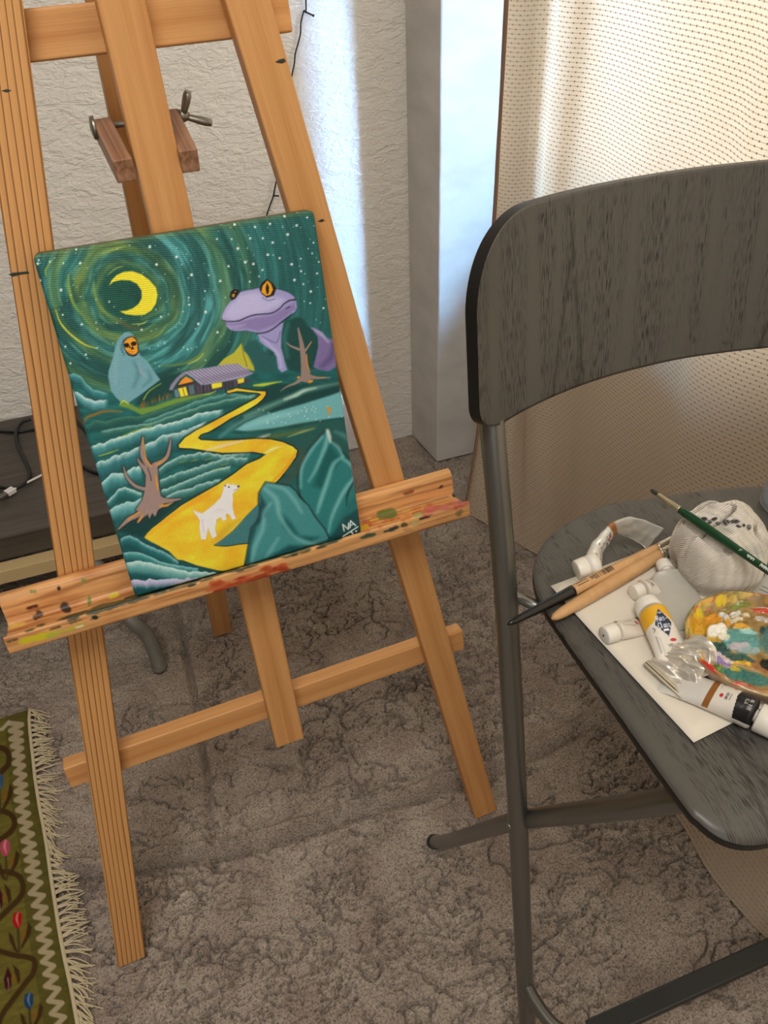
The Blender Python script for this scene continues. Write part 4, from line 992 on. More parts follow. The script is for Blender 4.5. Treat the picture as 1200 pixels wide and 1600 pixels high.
    for i in range(16):
        x = 297 + i * 5.2; y = 606 - (x - 297) * 0.13; p.stroke([(x, y + 2), (x + 0.5, y + 11)], [1.5, 1], R_.choice([(34, 32, 40), (96, 92, 110), (30, 26, 26)]), 0.8, 0.6, smooth=False)
    p.poly([(282, 604), (287, 596), (294, 590), (302, 594), (307, 598.5), (296, 601)], (226, 140, 40), 1, 0.6)
    p.stroke([(282, 605), (296, 601.5), (308, 598.5)], 2.4, (50, 34, 28), 1, 0.6, smooth=False)
    p.poly([(282, 609), (294, 606), (297.5, 619.5), (286, 622)], (228, 208, 50), 1, 0.6); p.stroke([(289, 608), (292, 620)], 1.2, (110, 90, 30), 0.9, 0.5, smooth=False); p.poly([(276, 611), (281, 610), (285, 621), (278, 623.5)], (84, 128, 138), 1, 0.5); p.poly([(298, 605), (306, 603), (308, 617), (300, 618.5)], (84, 120, 130), 0.8, 0.6)
    p.poly([(268, 611), (271, 603), (280, 592), (290, 583), (296, 586), (285, 594), (279, 602), (273.5, 611.5)], (130, 122, 148), 1, 0.7)
    roof = [(291, 583), (300, 581), (330, 576), (356, 571), (372, 570), (386, 577), (398, 585), (382, 592), (352, 598), (318, 604), (306, 593)]
    p.poly(roof, (150, 144, 172), 1, 0.7)
    for i in range(15):
        t = i / 14; x0, y0 = 298 + t * 74, 582.5 - t * 12; p.stroke([(x0, y0), (x0 + 12, y0 + 9), (x0 + 25, y0 + 19 - t * 5)], [1.2, 1.6], (92, 86, 112), 0.85, 0.5, smooth=False)
        p.stroke([(x0 + 2.6, y0), (x0 + 15, y0 + 9)], [0.8, 1.2], (196, 192, 212), 0.6, 0.5, smooth=False)
    p.poly([(333, 601.5), (349, 599), (349.5, 606), (334, 609.5)], (230, 210, 44), 1, 0.6); p.poly([(372.5, 595), (383, 592), (383, 599), (374, 601.5)], (230, 204, 44), 1, 0.6)
    p.stroke([(320, 603), (321, 617)], 1.6, (30, 26, 30), 0.9, 0.5, smooth=False)
    p.stroke([(320, 618.5), (330, 617), (340, 613)], [1, 2.4, 1], (170, 190, 60), 0.9, 0.8)
    # ---- yellow road
    ro, ry, rd = (222, 158, 30), (230, 186, 36), (24, 30, 24)
    road1 = [(356, 613), (372, 608.5), (388, 611), (402, 613), (415.5, 613.5), (416, 618), (411, 625), (402, 633), (382, 645), (362, 655), (345, 666), (329, 675.5), (316, 680), (311, 686), (316, 689), (340, 690.5), (372, 689), (400, 687), (422, 688), (440, 692), (455, 699), (461.5, 705), (459, 715), (448, 730), (435, 747), (420, 762), (405, 780), (400, 790), (386, 810), (390, 836), (391, 848), (385, 864), (376, 884.5), (362, 888), (352, 891), (336, 889), (307, 882), (286, 874), (275, 873), (264, 860), (247, 851), (236, 846), (227, 840), (232, 833), (240, 825), (252, 816), (264, 806), (286, 789), (312, 774), (340, 758), (364, 742), (385, 726), (404, 718), (415, 710.5), (395, 707), (372, 708), (347, 708.5), (322, 705), (302, 702), (283, 701), (281.5, 697), (292, 685), (309, 674), (331, 662.5), (345, 655), (358, 648), (378, 637), (400, 625), (409, 618), (404, 615.5), (390, 614.5), (372, 612.5), (358, 616)]
    p.stroke(road1 + road1[:1], 4.5, rd, 0.75, 1.4, smooth=False)
    p.polyf(road1, lambda x, y, c: np.array((224, 160, 30.)) + (np.array((240, 206, 50.)) - np.array((224, 160, 30.))) * np.clip(1.5 * n0.fbm(x * 0.035 + y * 0.02, y * 0.05, 3) - 0.2, 0, 1)[:, None] + (n2(x * 0.9, y * 0.9)[:, None] - 0.5) * 12)
    p.stroke([(459, 708), (446, 730), (425, 752)], [2, 5, 4], (226, 146, 24), 0.8, 2)
    p.stroke([(230, 838), (262, 812), (300, 786), (340, 762)], [2, 6, 6, 3], (222, 150, 26), 0.7, 3)
    p.stroke([(324, 705), (348, 698), (380, 690)], [2, 5, 2], (226, 200, 180), 0.85, 1.5)
    p.stroke([(412, 710), (424, 703), (440, 698)], [2, 5, 1], (240, 226, 160), 0.8, 1.5)
    p.stroke([(440, 702), (420, 726), (390, 752)], [4, 12, 6], (242, 210, 44), 0.7, 5)
    # shadow pool and rocks
    p.poly([(333, 850), (345, 842), (362, 828), (382, 806), (403, 785), (404, 800), (396, 826), (391, 847), (372, 849), (352, 852)], (58, 112, 116), 1, 0.8)
    p.stroke([(334, 851), (352, 852), (372, 849), (391, 847)], 1.6, (18, 44, 44), 0.9, 0.6)
    A = [(508.5, 673.5), (500, 680), (492, 690), (480, 704), (471, 722), (465, 734), (463, 748), (463, 762), (466, 774), (472, 784), (480, 797), (489, 812), (498, 826), (506, 838), (552, 828), (557, 812), (550, 745), (547, 730), (540, 720), (532, 712), (524, 700), (513, 691)]
    p.stroke(A + A[:1], 5, (44, 40, 30), 0.7, 2, smooth=False)
    p.poly(A, (38, 114, 114), 1, 1)
    p.poly([(508, 690), (502, 712), (492, 738), (484, 760), (500, 764), (514, 738), (528, 718)], (12, 82, 80), 0.85, 4)
    for (pts, w_) in (([(509, 676), (506, 694), (497, 716), (488, 736), (478, 752)], [5, 7, 5, 4, 2]), ([(500, 684), (482, 706), (468, 732), (466, 762)], [3, 4, 4, 2]), ([(530, 714), (516, 726), (506, 752), (494, 786), (490, 800)], [3, 6, 7, 6, 3]), ([(530, 718), (543, 728), (549, 742), (536, 760), (526, 776), (512, 806), (506, 830)], [3, 5, 5, 6, 6, 5, 2]), ([(512, 690), (524, 700), (530, 714)], [2, 4, 2])):
        p.stroke(pts, w_, (126, 182, 182), 0.75, 2.6)
    p.stroke([(508, 674), (511, 684), (512, 692)], [5, 6, 2], (196, 210, 206), 0.8, 1.8)
    p.stroke([(549, 748), (536, 772), (534, 790)], [2, 3, 1], (18, 48, 50), 0.9, 1.5)
    p.stroke([(520, 820), (546, 784), (554, 790)], [6, 14, 6], (24, 92, 92), 0.6, 5)
    B = [(413, 754.5), (408, 762), (403, 771), (402, 784), (405, 794), (403, 806), (398, 818), (391, 824), (386, 850), (380, 880), (400, 876), (441, 862), (470, 852), (506, 840), (500, 826), (486, 808), (476, 790), (463, 777), (458, 768), (449, 760), (436, 758), (424, 756)]
    p.stroke(B + B[:1], 4, (24, 34, 32), 0.8, 1.6, smooth=False)
    p.poly(B, (60, 130, 132), 1, 1)
    p.poly([(404, 772), (414, 790), (412, 806), (398, 822), (388, 852), (386, 876), (380, 880), (390, 826), (402, 806)], (18, 64, 68), 0.9, 3)
    p.poly([(434, 800), (450, 816), (462, 836), (490, 838), (480, 846), (452, 838), (438, 822)], (12, 78, 78), 0.9, 4)
    for (pts, w_) in (([(412, 764), (428, 780), (432, 800), (440, 818), (456, 838), (484, 848), (502, 842)], [6, 8, 7, 6, 6, 5, 2]), ([(420, 786), (410, 800), (407, 826), (396, 850), (390, 874)], [3, 6, 6, 6, 4]), ([(416, 758), (440, 764), (456, 782), (466, 800)], [3, 5, 6, 3]), ([(430, 840), (420, 856), (410, 872)], [3, 5, 3])):
        p.stroke(pts, w_, (120, 176, 178), 0.7, 3)
    p.poly([(420, 866), (446, 850), (476, 852), (500, 844), (520, 836), (556, 828), (556, 836), (380, 886)], (16, 72, 76), 0.85, 3)
    p.poly([(508, 838), (530, 808), (556, 790), (557, 832), (520, 842)], (14, 62, 66), 0.85, 3)
    # lower left waves
    p.poly([(186, 838), (216, 826), (230, 842), (248, 852), (266, 862), (278, 874), (308, 883), (338, 890), (352, 892), (210, 940)], (16, 74, 78), 1, 2)
    p.crest([(190, 843), (197, 838), (205, 836), (214, 840), (227, 848), (244, 856), (262, 864), (280, 876)], 20, (150, 190, 196), (28, 100, 102), (12, 66, 70), seed=2, bump=1.0, fade=3)
    p.crest([(194, 864), (206, 861), (220, 862), (236, 868), (252, 876), (276, 882), (310, 886)], 16, (150, 194, 196), (50, 124, 124), (14, 76, 78), seed=3, bump=1.0, fade=3)
    p.crest([(198, 878), (214, 875), (232, 877), (254, 882), (276, 889), (300, 892), (336, 893), (352, 892)], 24, (206, 224, 220), (104, 160, 158), (20, 84, 86), seed=1, bump=1.4, fade=3)
    p.crest([(204, 908), (216, 904), (232, 905), (250, 903), (268, 902), (288, 903), (310, 900)], 16, (206, 200, 222), (160, 160, 190), (14, 82, 82), seed=0, bump=1.8, fade=3)
    # dark bank and near tree
    p.poly([(222, 800), (250, 790), (288, 780), (262, 804), (240, 822), (224, 838), (206, 834), (186, 832), (196, 818)], (12, 54, 54), 0.95, 3)
    tr, to = (146, 124, 118), (206, 140, 50)
    dk = (36, 32, 28)
    trunk = [(234, 727), (231, 745), (230, 764), (225, 782), (215, 797), (222, 801), (227, 809), (232, 801), (236, 811), (240, 802), (245, 807), (249, 797), (259, 791), (255, 782), (251.5, 766), (250, 748), (249, 728)]
    p.stroke(trunk + trunk[:1], 3, dk, 0.7, 1.2, smooth=False)
    limbs = [([(240, 736), (232, 724), (226, 712), (226, 698), (227.5, 684)], [9, 8, 6, 5, 2]), ([(238, 748), (230, 734), (222, 724), (219, 718)], [9, 7, 4, 2]),
             ([(245, 728), (256, 722), (264, 714), (268, 700), (269.5, 687)], [9, 6, 5.5, 4, 2]), ([(234, 766), (222, 763), (212, 758), (202, 746), (197, 730)], [6, 5, 5, 4, 1.5]), ([(246, 780), (262, 783), (284, 780)], [14, 7, 2]), ([(230, 796), (216, 806), (204, 812), (188, 827)], [12, 7, 7, 2]), ([(230, 800), (224, 808), (218, 816)], [8, 5, 3])]
    for pts, w_ in limbs: p.stroke(pts, [q + 3 for q in w_], dk, 0.7, 1.2)
    for pts, w_ in limbs: p.stroke(pts, w_, tr, 1, 0.7)
    p.poly(trunk, tr, 1, 0.7)
    for (pts, w_) in (([(227.5, 686), (229, 704), (233, 722), (240, 730)], [1.5, 2, 2.4, 2]), ([(246, 728), (256, 722)], [2, 1.2]), ([(246, 744), (248, 758), (250, 768)], [2, 3, 1]), ([(252, 791), (262, 790), (272, 785)], [3, 4, 1]), ([(222, 800), (212, 806), (204, 812)], [2, 3, 2]), ([(220, 814), (226, 804)], [3, 1.5]), ([(262, 716), (258, 722), (250, 727)], [1, 2, 1])):
        p.stroke(pts, w_, to, 0.95, 0.7)
    p.stroke([(234, 732), (238, 744), (239, 752)], 1.4, dk, 0.8, 0.6)
    for x in (232, 238, 244): p.stroke([(x, 798), (x - 1, 806)], [3, 1], (150, 132, 122), 1, 0.6, smooth=False)
    # white dog
    dog = [(300.5, 795), (303, 797.5), (309, 800), (316, 802), (324, 796), (334, 788), (344, 778), (348, 768), (349, 762), (350.5, 757), (353, 758.5), (356, 755), (358, 757.5), (364, 758), (371.5, 758.5), (373, 762), (368, 767), (362.5, 772), (363, 780), (362, 790), (364, 802), (367, 810), (361.5, 812), (357, 804), (353, 802), (351.5, 806), (353, 812), (346, 813.5), (344.5, 808), (338, 811), (335, 826), (337.5, 837), (331, 840.5), (327, 832), (324.5, 824), (322, 836), (321, 842), (313.5, 842), (311.5, 828), (312, 812), (306, 804)]
    p.stroke([(333, 846), (352, 826), (372, 812)], [4, 14, 6], (176, 148, 40), 0.6, 5)
    p.poly(dog, (150, 128, 128), 0.8, 1.4); p.poly(dog, (228, 222, 226), 1, 0.6)
    p.stroke([(316, 812), (318, 830)], [3, 2], (196, 184, 200), 0.7, 1.2, smooth=False); p.stroke([(334, 800), (346, 796), (356, 800)], [3, 5, 2], (204, 196, 208), 0.6, 2)
    p.ell(357, 761.5, 1.5, 1.1, (30, 26, 40)); p.ell(371.5, 760.5, 1.8, 1.6, (40, 36, 60)); p.ell(351.5, 759.5, 1, 1.4, (60, 50, 60)); p.stroke([(364, 767), (371, 764)], 0.9, (120, 110, 130), 0.8, 0.5, smooth=False)
    # monogram
    wh = (236, 240, 234)
    p.stroke([(529.5, 828), (527.5, 818), (536, 825.5), (536.5, 816)], 1.7, wh, 1, 0.5, smooth=False)
    p.stroke([(538.5, 823), (539.5, 812.5), (547, 820)], 1.7, wh, 1, 0.5, smooth=False); p.stroke([(539, 820), (545, 817)], 1.2, wh, 1, 0.5, smooth=False)
    p.stroke([(527.5, 836.5), (550.5, 821.5)], 1.5, wh, 1, 0.5, smooth=False); p.stroke([(540, 829), (544.5, 835.5)], 1.8, wh, 1, 0.5, smooth=False); p.ell(547.5, 828.5, 1.3, 1.3, wh)
    p.C *= (0.96 + 0.08 * n3(U * 900, V * 1200))[..., None]
    C = np.clip(p.C * 1.16 + 2, 0, 255)
    return C.reshape(nv, ss, nu, ss, 3).mean((1, 3))
def make_canvas():
    nu, nv = 372, 516
    C = paint_canvas(nu, nv)
    U, V = np.meshgrid(np.linspace(0, 1, nu), np.linspace(0, 1, nv))
    a = U * CW; b_ = (1 - V) * CH
    # softly rounded corners and edges of stretched cloth
    rc = 0.006
    ex = np.minimum(a, CW - a); ey = np.minimum(b_, CH - b_)
    cornx = np.where(a < CW / 2, rc - a, a - (CW - rc)); corny = np.where(b_ < CH / 2, rc - b_, b_ - (CH - rc))
    rr = np.hypot(np.maximum(cornx, 0), np.maximum(corny, 0)); both = (cornx > 0) & (corny > 0) & (rr > rc)
    sc = np.where(both, rc / np.maximum(rr, 1e-9), 1)
    a2 = np.where(both, np.where(a < CW / 2, rc - cornx * sc, CW - rc + cornx * sc), a); b2 = np.where(both, np.where(b_ < CH / 2, rc - corny * sc, CH - rc + corny * sc), b_)
    e = np.minimum(ex, ey); dz = -0.0022 * np.clip(1 - e / 0.0028, 0, 1) ** 2
    P = BLc + a2[..., None] * cu + b2[..., None] * cv + dz[..., None] * cn
    mat, nt, b = vcol('oil_paint_on_canvas', 0.42, 0.35)
    uv = node(nt, 'ShaderNodeUVMap'); uv.uv_map = 'UVMap'
    mp = node(nt, 'ShaderNodeMapping'); mp.inputs['Scale'].default_value = (1, 1, 1); mp.inputs['Rotation'].default_value = (0, 0, 0.1); nt.links.new(uv.outputs['UV'], mp.inputs['Vector'])
    ck = []
    for dr in ('X', 'Y'):
        wv = node(nt, 'ShaderNodeTexWave', bands_direction=dr); wv.inputs['Scale'].default_value = 170; wv.inputs['Distortion'].default_value = 0.6; nt.links.new(mp.outputs['Vector'], wv.inputs['Vector']); ck.append(wv)
    mx = node(nt, 'ShaderNodeMath', operation='MULTIPLY'); nt.links.new(ck[0].outputs['Fac'], mx.inputs[0]); nt.links.new(ck[1].outputs['Fac'], mx.inputs[1])
    bump(nt, b, mx.outputs[0], 0.0007, 0.6)
    root = empty('painting', tuple(canvas_pt(CW / 2, 0, -CT / 2)), 'small canvas painted with a night landscape, crescent moon and purple frog', 'painting')
    o = add_grid('painted_face', P, mat, root, colors=lin(C), uvs=np.stack([a, b_], -1), flip=True)
    # wrapped sides and back
    side = plain('painted_canvas_side', (96, 88, 52), 0.6)
    ring = []
    for k in range(4):
        cxs, cys = [(rc, rc), (CW - rc, rc), (CW - rc, CH - rc), (rc, CH - rc)][k]
        for j in range(7):
            an = math.pi + k * math.pi / 2 + j / 6 * math.pi / 2
            ring.append((cxs + rc * math.cos(an), cys + rc * math.sin(an)))
    n = len(ring)
    Vt = [canvas_pt(x, y, -0.0022) for x, y in ring] + [canvas_pt(x, y, -CT) for x, y in ring]
    F = [[i, i + n, (i + 1) % n + n, (i + 1) % n] for i in range(n)] + [[n + i for i in range(n)][::-1]]
    add('wrapped_side', Vt, F, side, root, smooth=False)
make_canvas()

# ------------------------------------------------------------------ folding bar chair
XC = 0.455
chair = empty('folding_bar_chair', (XC, 0.42, 0), 'dark wood folding bar chair with grey steel frame and art supplies on it', 'chair')
SZ, ST = 0.700, 0.012
def make_chair():
    def yb(a, z):        # backrest: curved in plan, leaning with the tubes
        return float(np.interp(XC + a * hw, bxs, bys)) + 0.16 * (z - 0.85)
    hw = 0.2285
    bq = catmull([np.array(q) for q in ((0.2200, 0.4420), (0.2500, 0.4615), (0.285, 0.4775), (0.325, 0.4905), (0.365, 0.4985), (0.405, 0.5020), (0.455, 0.5010), (0.52, 0.489), (0.58, 0.470), (0.64, 0.446), (0.69, 0.420))], 8)
    bxs, bys = bq[:, 0], bq[:, 1]
    nu, nv = 110, 60
    def outline(a):
        x = abs(a) * hw
        top = 1.0040 + 0.007 * a * a; bot = 0.8505 + 0.006 * a * a
        rt, rb = 0.060, 0.030
        e = hw - x
        if e < rt: top -= (0.062) * (1 - math.sqrt(max(0, 1 - ((rt - e) / rt) ** 2)))
        if e < rb: bot += 0.026 * (1 - math.sqrt(max(0, 1 - ((rb - e) / rb) ** 2)))
        return top, bot
    aa = np.sin(np.linspace(-1, 1, nu) * math.pi / 2)
    th = 0.0095
    front = np.zeros((nu, nv, 3)); back = np.zeros((nu, nv, 3)); uv = np.zeros((nu, nv, 2))
    for i, a in enumerate(aa):
        t, bo = outline(a)
        zs = np.linspace(bo, t, nv)
        sl = 0.088 * a / hw * hw
        sl = (float(np.interp(XC + a * hw + 0.004, bxs, bys)) - float(np.interp(XC + a * hw - 0.004, bxs, bys))) / 0.008
        nrm = np.array([-sl, 1, -0.16]); nrm /= np.linalg.norm(nrm)
        for j, z in enumerate(zs):
            P = np.array([XC + a * hw, yb(a, z), z]); front[i, j] = P; back[i, j] = P + nrm * th
            uv[i, j] = (a * hw, z)
    V = np.concatenate([front.reshape(-1, 3), back.reshape(-1, 3)]); n = nu * nv
    Fg = grid_faces(nu, nv); F = Fg.tolist() + (Fg[:, ::-1] + n).tolist(); fm = [0] * (2 * len(Fg))
    loop = [i * nv for i in range(nu)] + [(nu - 1) * nv + j for j in range(1, nv)] + [i * nv + nv - 1 for i in range(nu - 2, -1, -1)] + [j for j in range(nv - 2, 0, -1)]
    for k in range(len(loop)):
        a0, a1 = loop[k], loop[(k + 1) % len(loop)]
        F.append([a0, a1, a1 + n, a0 + n]); fm.append(1)
    o = add('backrest', V, F, None, chair, uvs=np.concatenate([uv.reshape(-1, 2)] * 2), mats=[M['chair'], M['edge']], fmat=fm)
    bm = bmesh.new(); bm.from_mesh(o.data); bmesh.ops.remove_doubles(bm, verts=bm.verts, dist=1e-6); bmesh.ops.recalc_face_normals(bm, faces=bm.faces); bm.to_mesh(o.data); bm.free()
    for f in o.data.polygons:
        if f.material_index == 1: f.use_smooth = False
    # seat outline (left half, front to back), mirrored
    half = [(XC, 0.1672), (0.36, 0.1672), (0.325, 0.1682), (0.305, 0.1705), (0.291, 0.1752), (0.281, 0.183), (0.2745, 0.195), (0.272, 0.212), (0.2722, 0.30), (0.2725, 0.37), (0.274, 0.41), (0.281, 0.437), (0.294, 0.460), (0.316, 0.480), (0.345, 0.4945), (0.375, 0.5020), (0.406, 0.5045), (XC, 0.496)]
    hp = catmull([np.array([x, y, 0]) for x, y in half], 5)[:, :2]
    other = [(XC, 0.506 - 0.010), (0.50, 0.4885), (0.55, 0.4740), (0.59, 0.4550), (0.618, 0.432), (0.634, 0.404), (0.638, 0.37), (0.638, 0.30), (0.638, 0.212), (0.6355, 0.195), (0.629, 0.183), (0.619, 0.1752), (0.605, 0.1705), (0.585, 0.1682), (0.55, 0.1672), (XC, 0.1672)]
    op = catmull([np.array([x, y, 0]) for x, y in other], 5)[:, :2]
    full = list(map(tuple, hp)) + list(map(tuple, op[1:-1]))
    cx, cy = XC, 0.33
    nr = 26
    top = []; bot = []; uvs = []
    ring = np.array(full); m = len(ring)
    fr = np.concatenate([np.linspace(0.03, 0.93, nr - 6), [0.96, 0.978, 0.988, 0.994, 0.998, 1.0]])
    def ztop(x, y, r):
        z = SZ - 0.0035 * math.exp(-(((x - cx) / 0.10) ** 2 + ((y - 0.34) / 0.11) ** 2)) * 0
        e = max(0.0, (r - 0.978) / 0.022); z -= 0.0030 * e ** 2
        z -= 0.010 * max(0, (0.205 - y) / 0.038) ** 2
        return z
    P = np.zeros((nr, m, 3)); Q = np.zeros((nr, m, 3)); uv = np.zeros((nr, m, 2))
    for i, r in enumerate(fr):
        for k in range(m):
            x = cx + (ring[k, 0] - cx) * r; y = cy + (ring[k, 1] - cy) * r
            z = ztop(x, y, r); P[i, k] = (x, y, z); Q[i, k] = (x, y, ztop(x, y, 0) - ST + (0.002 * max(0, (r - 0.978) / 0.022) ** 2)); uv[i, k] = (x, y)
    V = np.concatenate([P.reshape(-1, 3), Q.reshape(-1, 3)]); n = nr * m
    Fg = grid_faces(nr, m, True); F = Fg.tolist() + (Fg[:, ::-1] + n).tolist(); fm = [0] * len(F)
    F.append([k for k in range(m)][::-1]); F.append([n + k for k in range(m)]); fm += [0, 0]
    for k in range(m):
        a0, a1 = (nr - 1) * m + k, (nr - 1) * m + (k + 1) % m; F.append([a0, a1, a1 + n, a0 + n]); fm.append(1)
    o = add('seat', V, F, None, chair, uvs=np.concatenate([uv.reshape(-1, 2)] * 2), mats=[M['chair'], M['edge']], fmat=fm)
    bm = bmesh.new(); bm.from_mesh(o.data); bmesh.ops.recalc_face_normals(bm, faces=bm.faces); bm.to_mesh(o.data); bm.free()
    # frame
    for sgn in (-1, 1):
        X = lambda x: XC + sgn * (XC - x)
        pts = [(0.2520, 0.4980, 0.955), (0.2500, 0.4860, 0.900), (0.2480, 0.4700, 0.846), (0.2490, 0.4395, 0.740), (0.2495, 0.405, 0.600), (0.2500, 0.3640, 0.4200), (0.2500, 0.317, 0.205), (0.2500, 0.2870, 0.080), (0.2500, 0.268, 0.004)]
        leg = tube('front_leg', catmull([(X(x), y, z) for x, y, z in pts], 6), 0.0102, M['steel'], chair, 24)
        tube('foot_cap', [(X(0.25), 0.2675, 0.001), (X(0.25), 0.2722, 0.022)], 0.0112, M['rubber'], leg, 20)
        tube('rivet', [(X(0.2400), 0.3660, 0.424), (X(0.2385), 0.3655, 0.424)], [0.0042, 0.003], M['bolt'], leg, 12)
        pts = [(0.2480, 0.580, 0.009), (0.2510, 0.530, 0.098), (0.2575, 0.405, 0.350), (0.2620, 0.360, 0.435), (0.2740, 0.262, 0.606), (0.2880, 0.214, 0.690)]
        path = catmull([(X(x), y, z) for x, y, z in pts], 8)
        sq = [(1 - 0.28 * math.exp(-((i - 18) / 5.0) ** 2), 1 + 0.12 * math.exp(-((i - 18) / 5.0) ** 2)) for i in range(len(path))]
        rl = tube('rear_leg', path, 0.0100, M['steel'], chair, 24)
        d = path[0] - path[3]; d /= np.linalg.norm(d)
        tube('foot_cap', [path[0] - d * 0.010, path[0] + d * 0.004], 0.0112, M['rubber'], rl, 20)
        tube('pivot_washer', [(X(0.2560), 0.366, 0.424), (X(0.2672), 0.366, 0.424)], 0.0062, M['rubber'], rl, 14)
        q = [(0.2520, 0.4275, 0.6935), (0.2600, 0.4280, 0.6935), (0.2700, 0.4225, 0.6880), (0.2820, 0.4120, 0.6850), (0.3050, 0.4000, 0.6840)]
        tube('seat_bracket', catmull([(X(x), y, z) for x, y, z in q], 6), 0.0050, M['steel'], chair, 16)
    # footrest: bent tube with a dark tread
    q = [(0.2500, 0.3060, 0.160), (0.2510, 0.285, 0.1600), (0.2580, 0.2560, 0.1610), (0.2720, 0.2380, 0.1640), (0.2950, 0.2300, 0.1660), (0.35, 0.2290, 0.167)]
    qq = catmull(q, 6)
    full = [tuple(v) for v in qq] + [(2 * XC - v[0], v[1], v[2]) for v in qq[::-1]]
    fr_ = tube('footrest', full, 0.0082, M['steel'], chair, 20)
    hexa('tread', [(0.2905, 0.2175, 0.172), (2 * XC - 0.2905, 0.2175, 0.172), (2 * XC - 0.2905, 0.2435, 0.172), (0.2905, 0.2435, 0.172),
                   (0.2905, 0.2190, 0.180), (2 * XC - 0.2905, 0.2190, 0.180), (2 * XC - 0.2905, 0.2420, 0.180), (0.2905, 0.2420, 0.180)], M['tread'], fr_, 0.002)
M['tread'] = plain('dark_tread', (40, 41, 40), 0.35)
make_chair()

# ------------------------------------------------------------------ things on the seat
def lerp(a, b, t): return np.asarray(a) + (np.asarray(b) - np.asarray(a)) * t
# two paper sheets
def sheet(name, c, ex, ey, w, hgt, z, label, mat, curl=0.0):
    n = 14
    P = np.zeros((n, n, 3))
    for i in range(n):
        for j in range(n):
            a, b_ = i / (n - 1), j / (n - 1)
            q = np.array(c) + ex * (a * w) + ey * (b_ * hgt)
            P[i, j] = (q[0], q[1], z + curl * ((1 - b_) ** 4) * (1 - a) ** 2)
    o = add_grid(name, P, mat, origin=P[0, 0], flip=True); setp(o, label, 'paper', 'paper sheets on the seat')
    m = o.modifiers.new('Solid', 'SOLIDIFY'); m.thickness = 0.0005; m.offset = -1
    return o
A_, B_ = onz(860, 918, SZ + 0.002)[:2], onz(1084, 1160, SZ + 0.002)[:2]
eyv = np.array([*(B_ - A_), 0]); LH = np.linalg.norm(eyv); eyv /= LH; exv = np.array([-eyv[1], eyv[0], 0])
sheet('paper_sheet', [*(A_ + exv[:2] * 0.0 - eyv[:2] * 0.0), 0], exv, eyv, 0.124, LH, SZ + 0.0016, 'upper sheet of white paper spread under the paint tubes', M['paper'], 0.002)
sheet('paper_sheet', [*(A_ + exv[:2] * 0.003 + eyv[:2] * 0.006), 0], exv, eyv, 0.121, LH - 0.010, SZ + 0.0006, 'lower paper sheet, only its edge showing under the brushes', M['paper'])

SX3 = lambda P: np.asarray(P, float)
# brushes
def brush(name, pts, rads, cols, label, group=None, tipr=None):
    """pts: list of stations along the axis (3-D); segments between consecutive named breaks"""
    root = empty(name, tuple(pts[0][0]), label, 'paintbrush', group)
    return root
def round_path(p0, p1, n=14): return np.array([lerp(p0, p1, t) for t in np.linspace(0, 1, n)])
ZB = SZ + 0.002
# 1: bare wood with a black end
a0 = onz(793, 976, ZB + 0.0098); a1 = onz(1050, 843, ZB + 0.0098); axis = (a1 - a0); LB = np.linalg.norm(axis); axis /= LB
r1 = empty('paintbrush', tuple(a0), 'wooden paintbrush with a black-dipped handle end overhanging the seat', 'paintbrush', None)
def seg_r(root, name, t0, t1, fn, mat, n=22, par=None, a=a0, ax=None, L_=None):
    ax = axis if ax is None else ax; L_ = LB if L_ is None else L_
    ts = np.linspace(t0, t1, n)
    return tube(name, [a + ax * (L_ * t) for t in ts], [fn(t) for t in ts], mat, par or root, 18)
hr1 = lambda t: np.interp(t, [0, 0.02, 0.05, 0.2, 0.36, 0.55, 0.8, 0.9], [0.0006, 0.0022, 0.0030, 0.0040, 0.0050, 0.0052, 0.0042, 0.0034])
seg_r(r1, 'handle', 0.372, 0.9, hr1, M['brushwood']); seg_r(r1, 'dipped_end', 0.0, 0.372, lambda t: hr1(t) + 0.0001, M['black'])
seg_r(r1, 'ferrule', 0.9, 1.02, lambda t: 0.0036, M['ferrule']); M['bristle'] = plain('dark_bristle', (50, 40, 30), 0.7)
seg_r(r1, 'bristles', 1.02, 1.10, lambda t: np.interp(t, [1.02, 1.06, 1.10], [0.0034, 0.0036, 0.001]), M['bristle'])
# printed marks on the wood
def print_marks():
    parts = []
    side = np.array([-axis[1], axis[0], 0]); 
    for k in range(26):
        t = 0.475 + k * 0.0052
        if 8 <= k <= 12 and k % 2: continue
        w_ = rnd.uniform(0.00012, 0.0004)
        c = a0 + axis * (LB * t); r_ = hr1(t) + 0.00015
        V = []
        for s_ in (-w_, w_):
            for an in np.linspace(0.95, 2.0, 7) if k > 3 else np.linspace(1.2, 1.9, 7):
                V.append(c + axis * s_ + r_ * (math.cos(an) * -side + math.sin(an) * np.array([0, 0, 1])))
        parts.append((V, [[i, i + 1, i + 8, i + 7] for i in range(6)]))
    for row in (1.25, 1.75):
        for k in range(12):
            t = 0.395 + k * 0.0055; c = a0 + axis * (LB * t); r_ = hr1(t) + 0.00015; V = []
            for s_ in (-0.0004, 0.0003):
                for an in (row, row + 0.14): V.append(c + axis * s_ + r_ * (math.cos(an) * -side + math.sin(an) * np.array([0, 0, 1])))
            parts.append((V, [[0, 1, 3, 2]]))
    V, F = join_geo(parts); add('printed_marks', V, F, M['black'], r1, smooth=False)
print_marks()
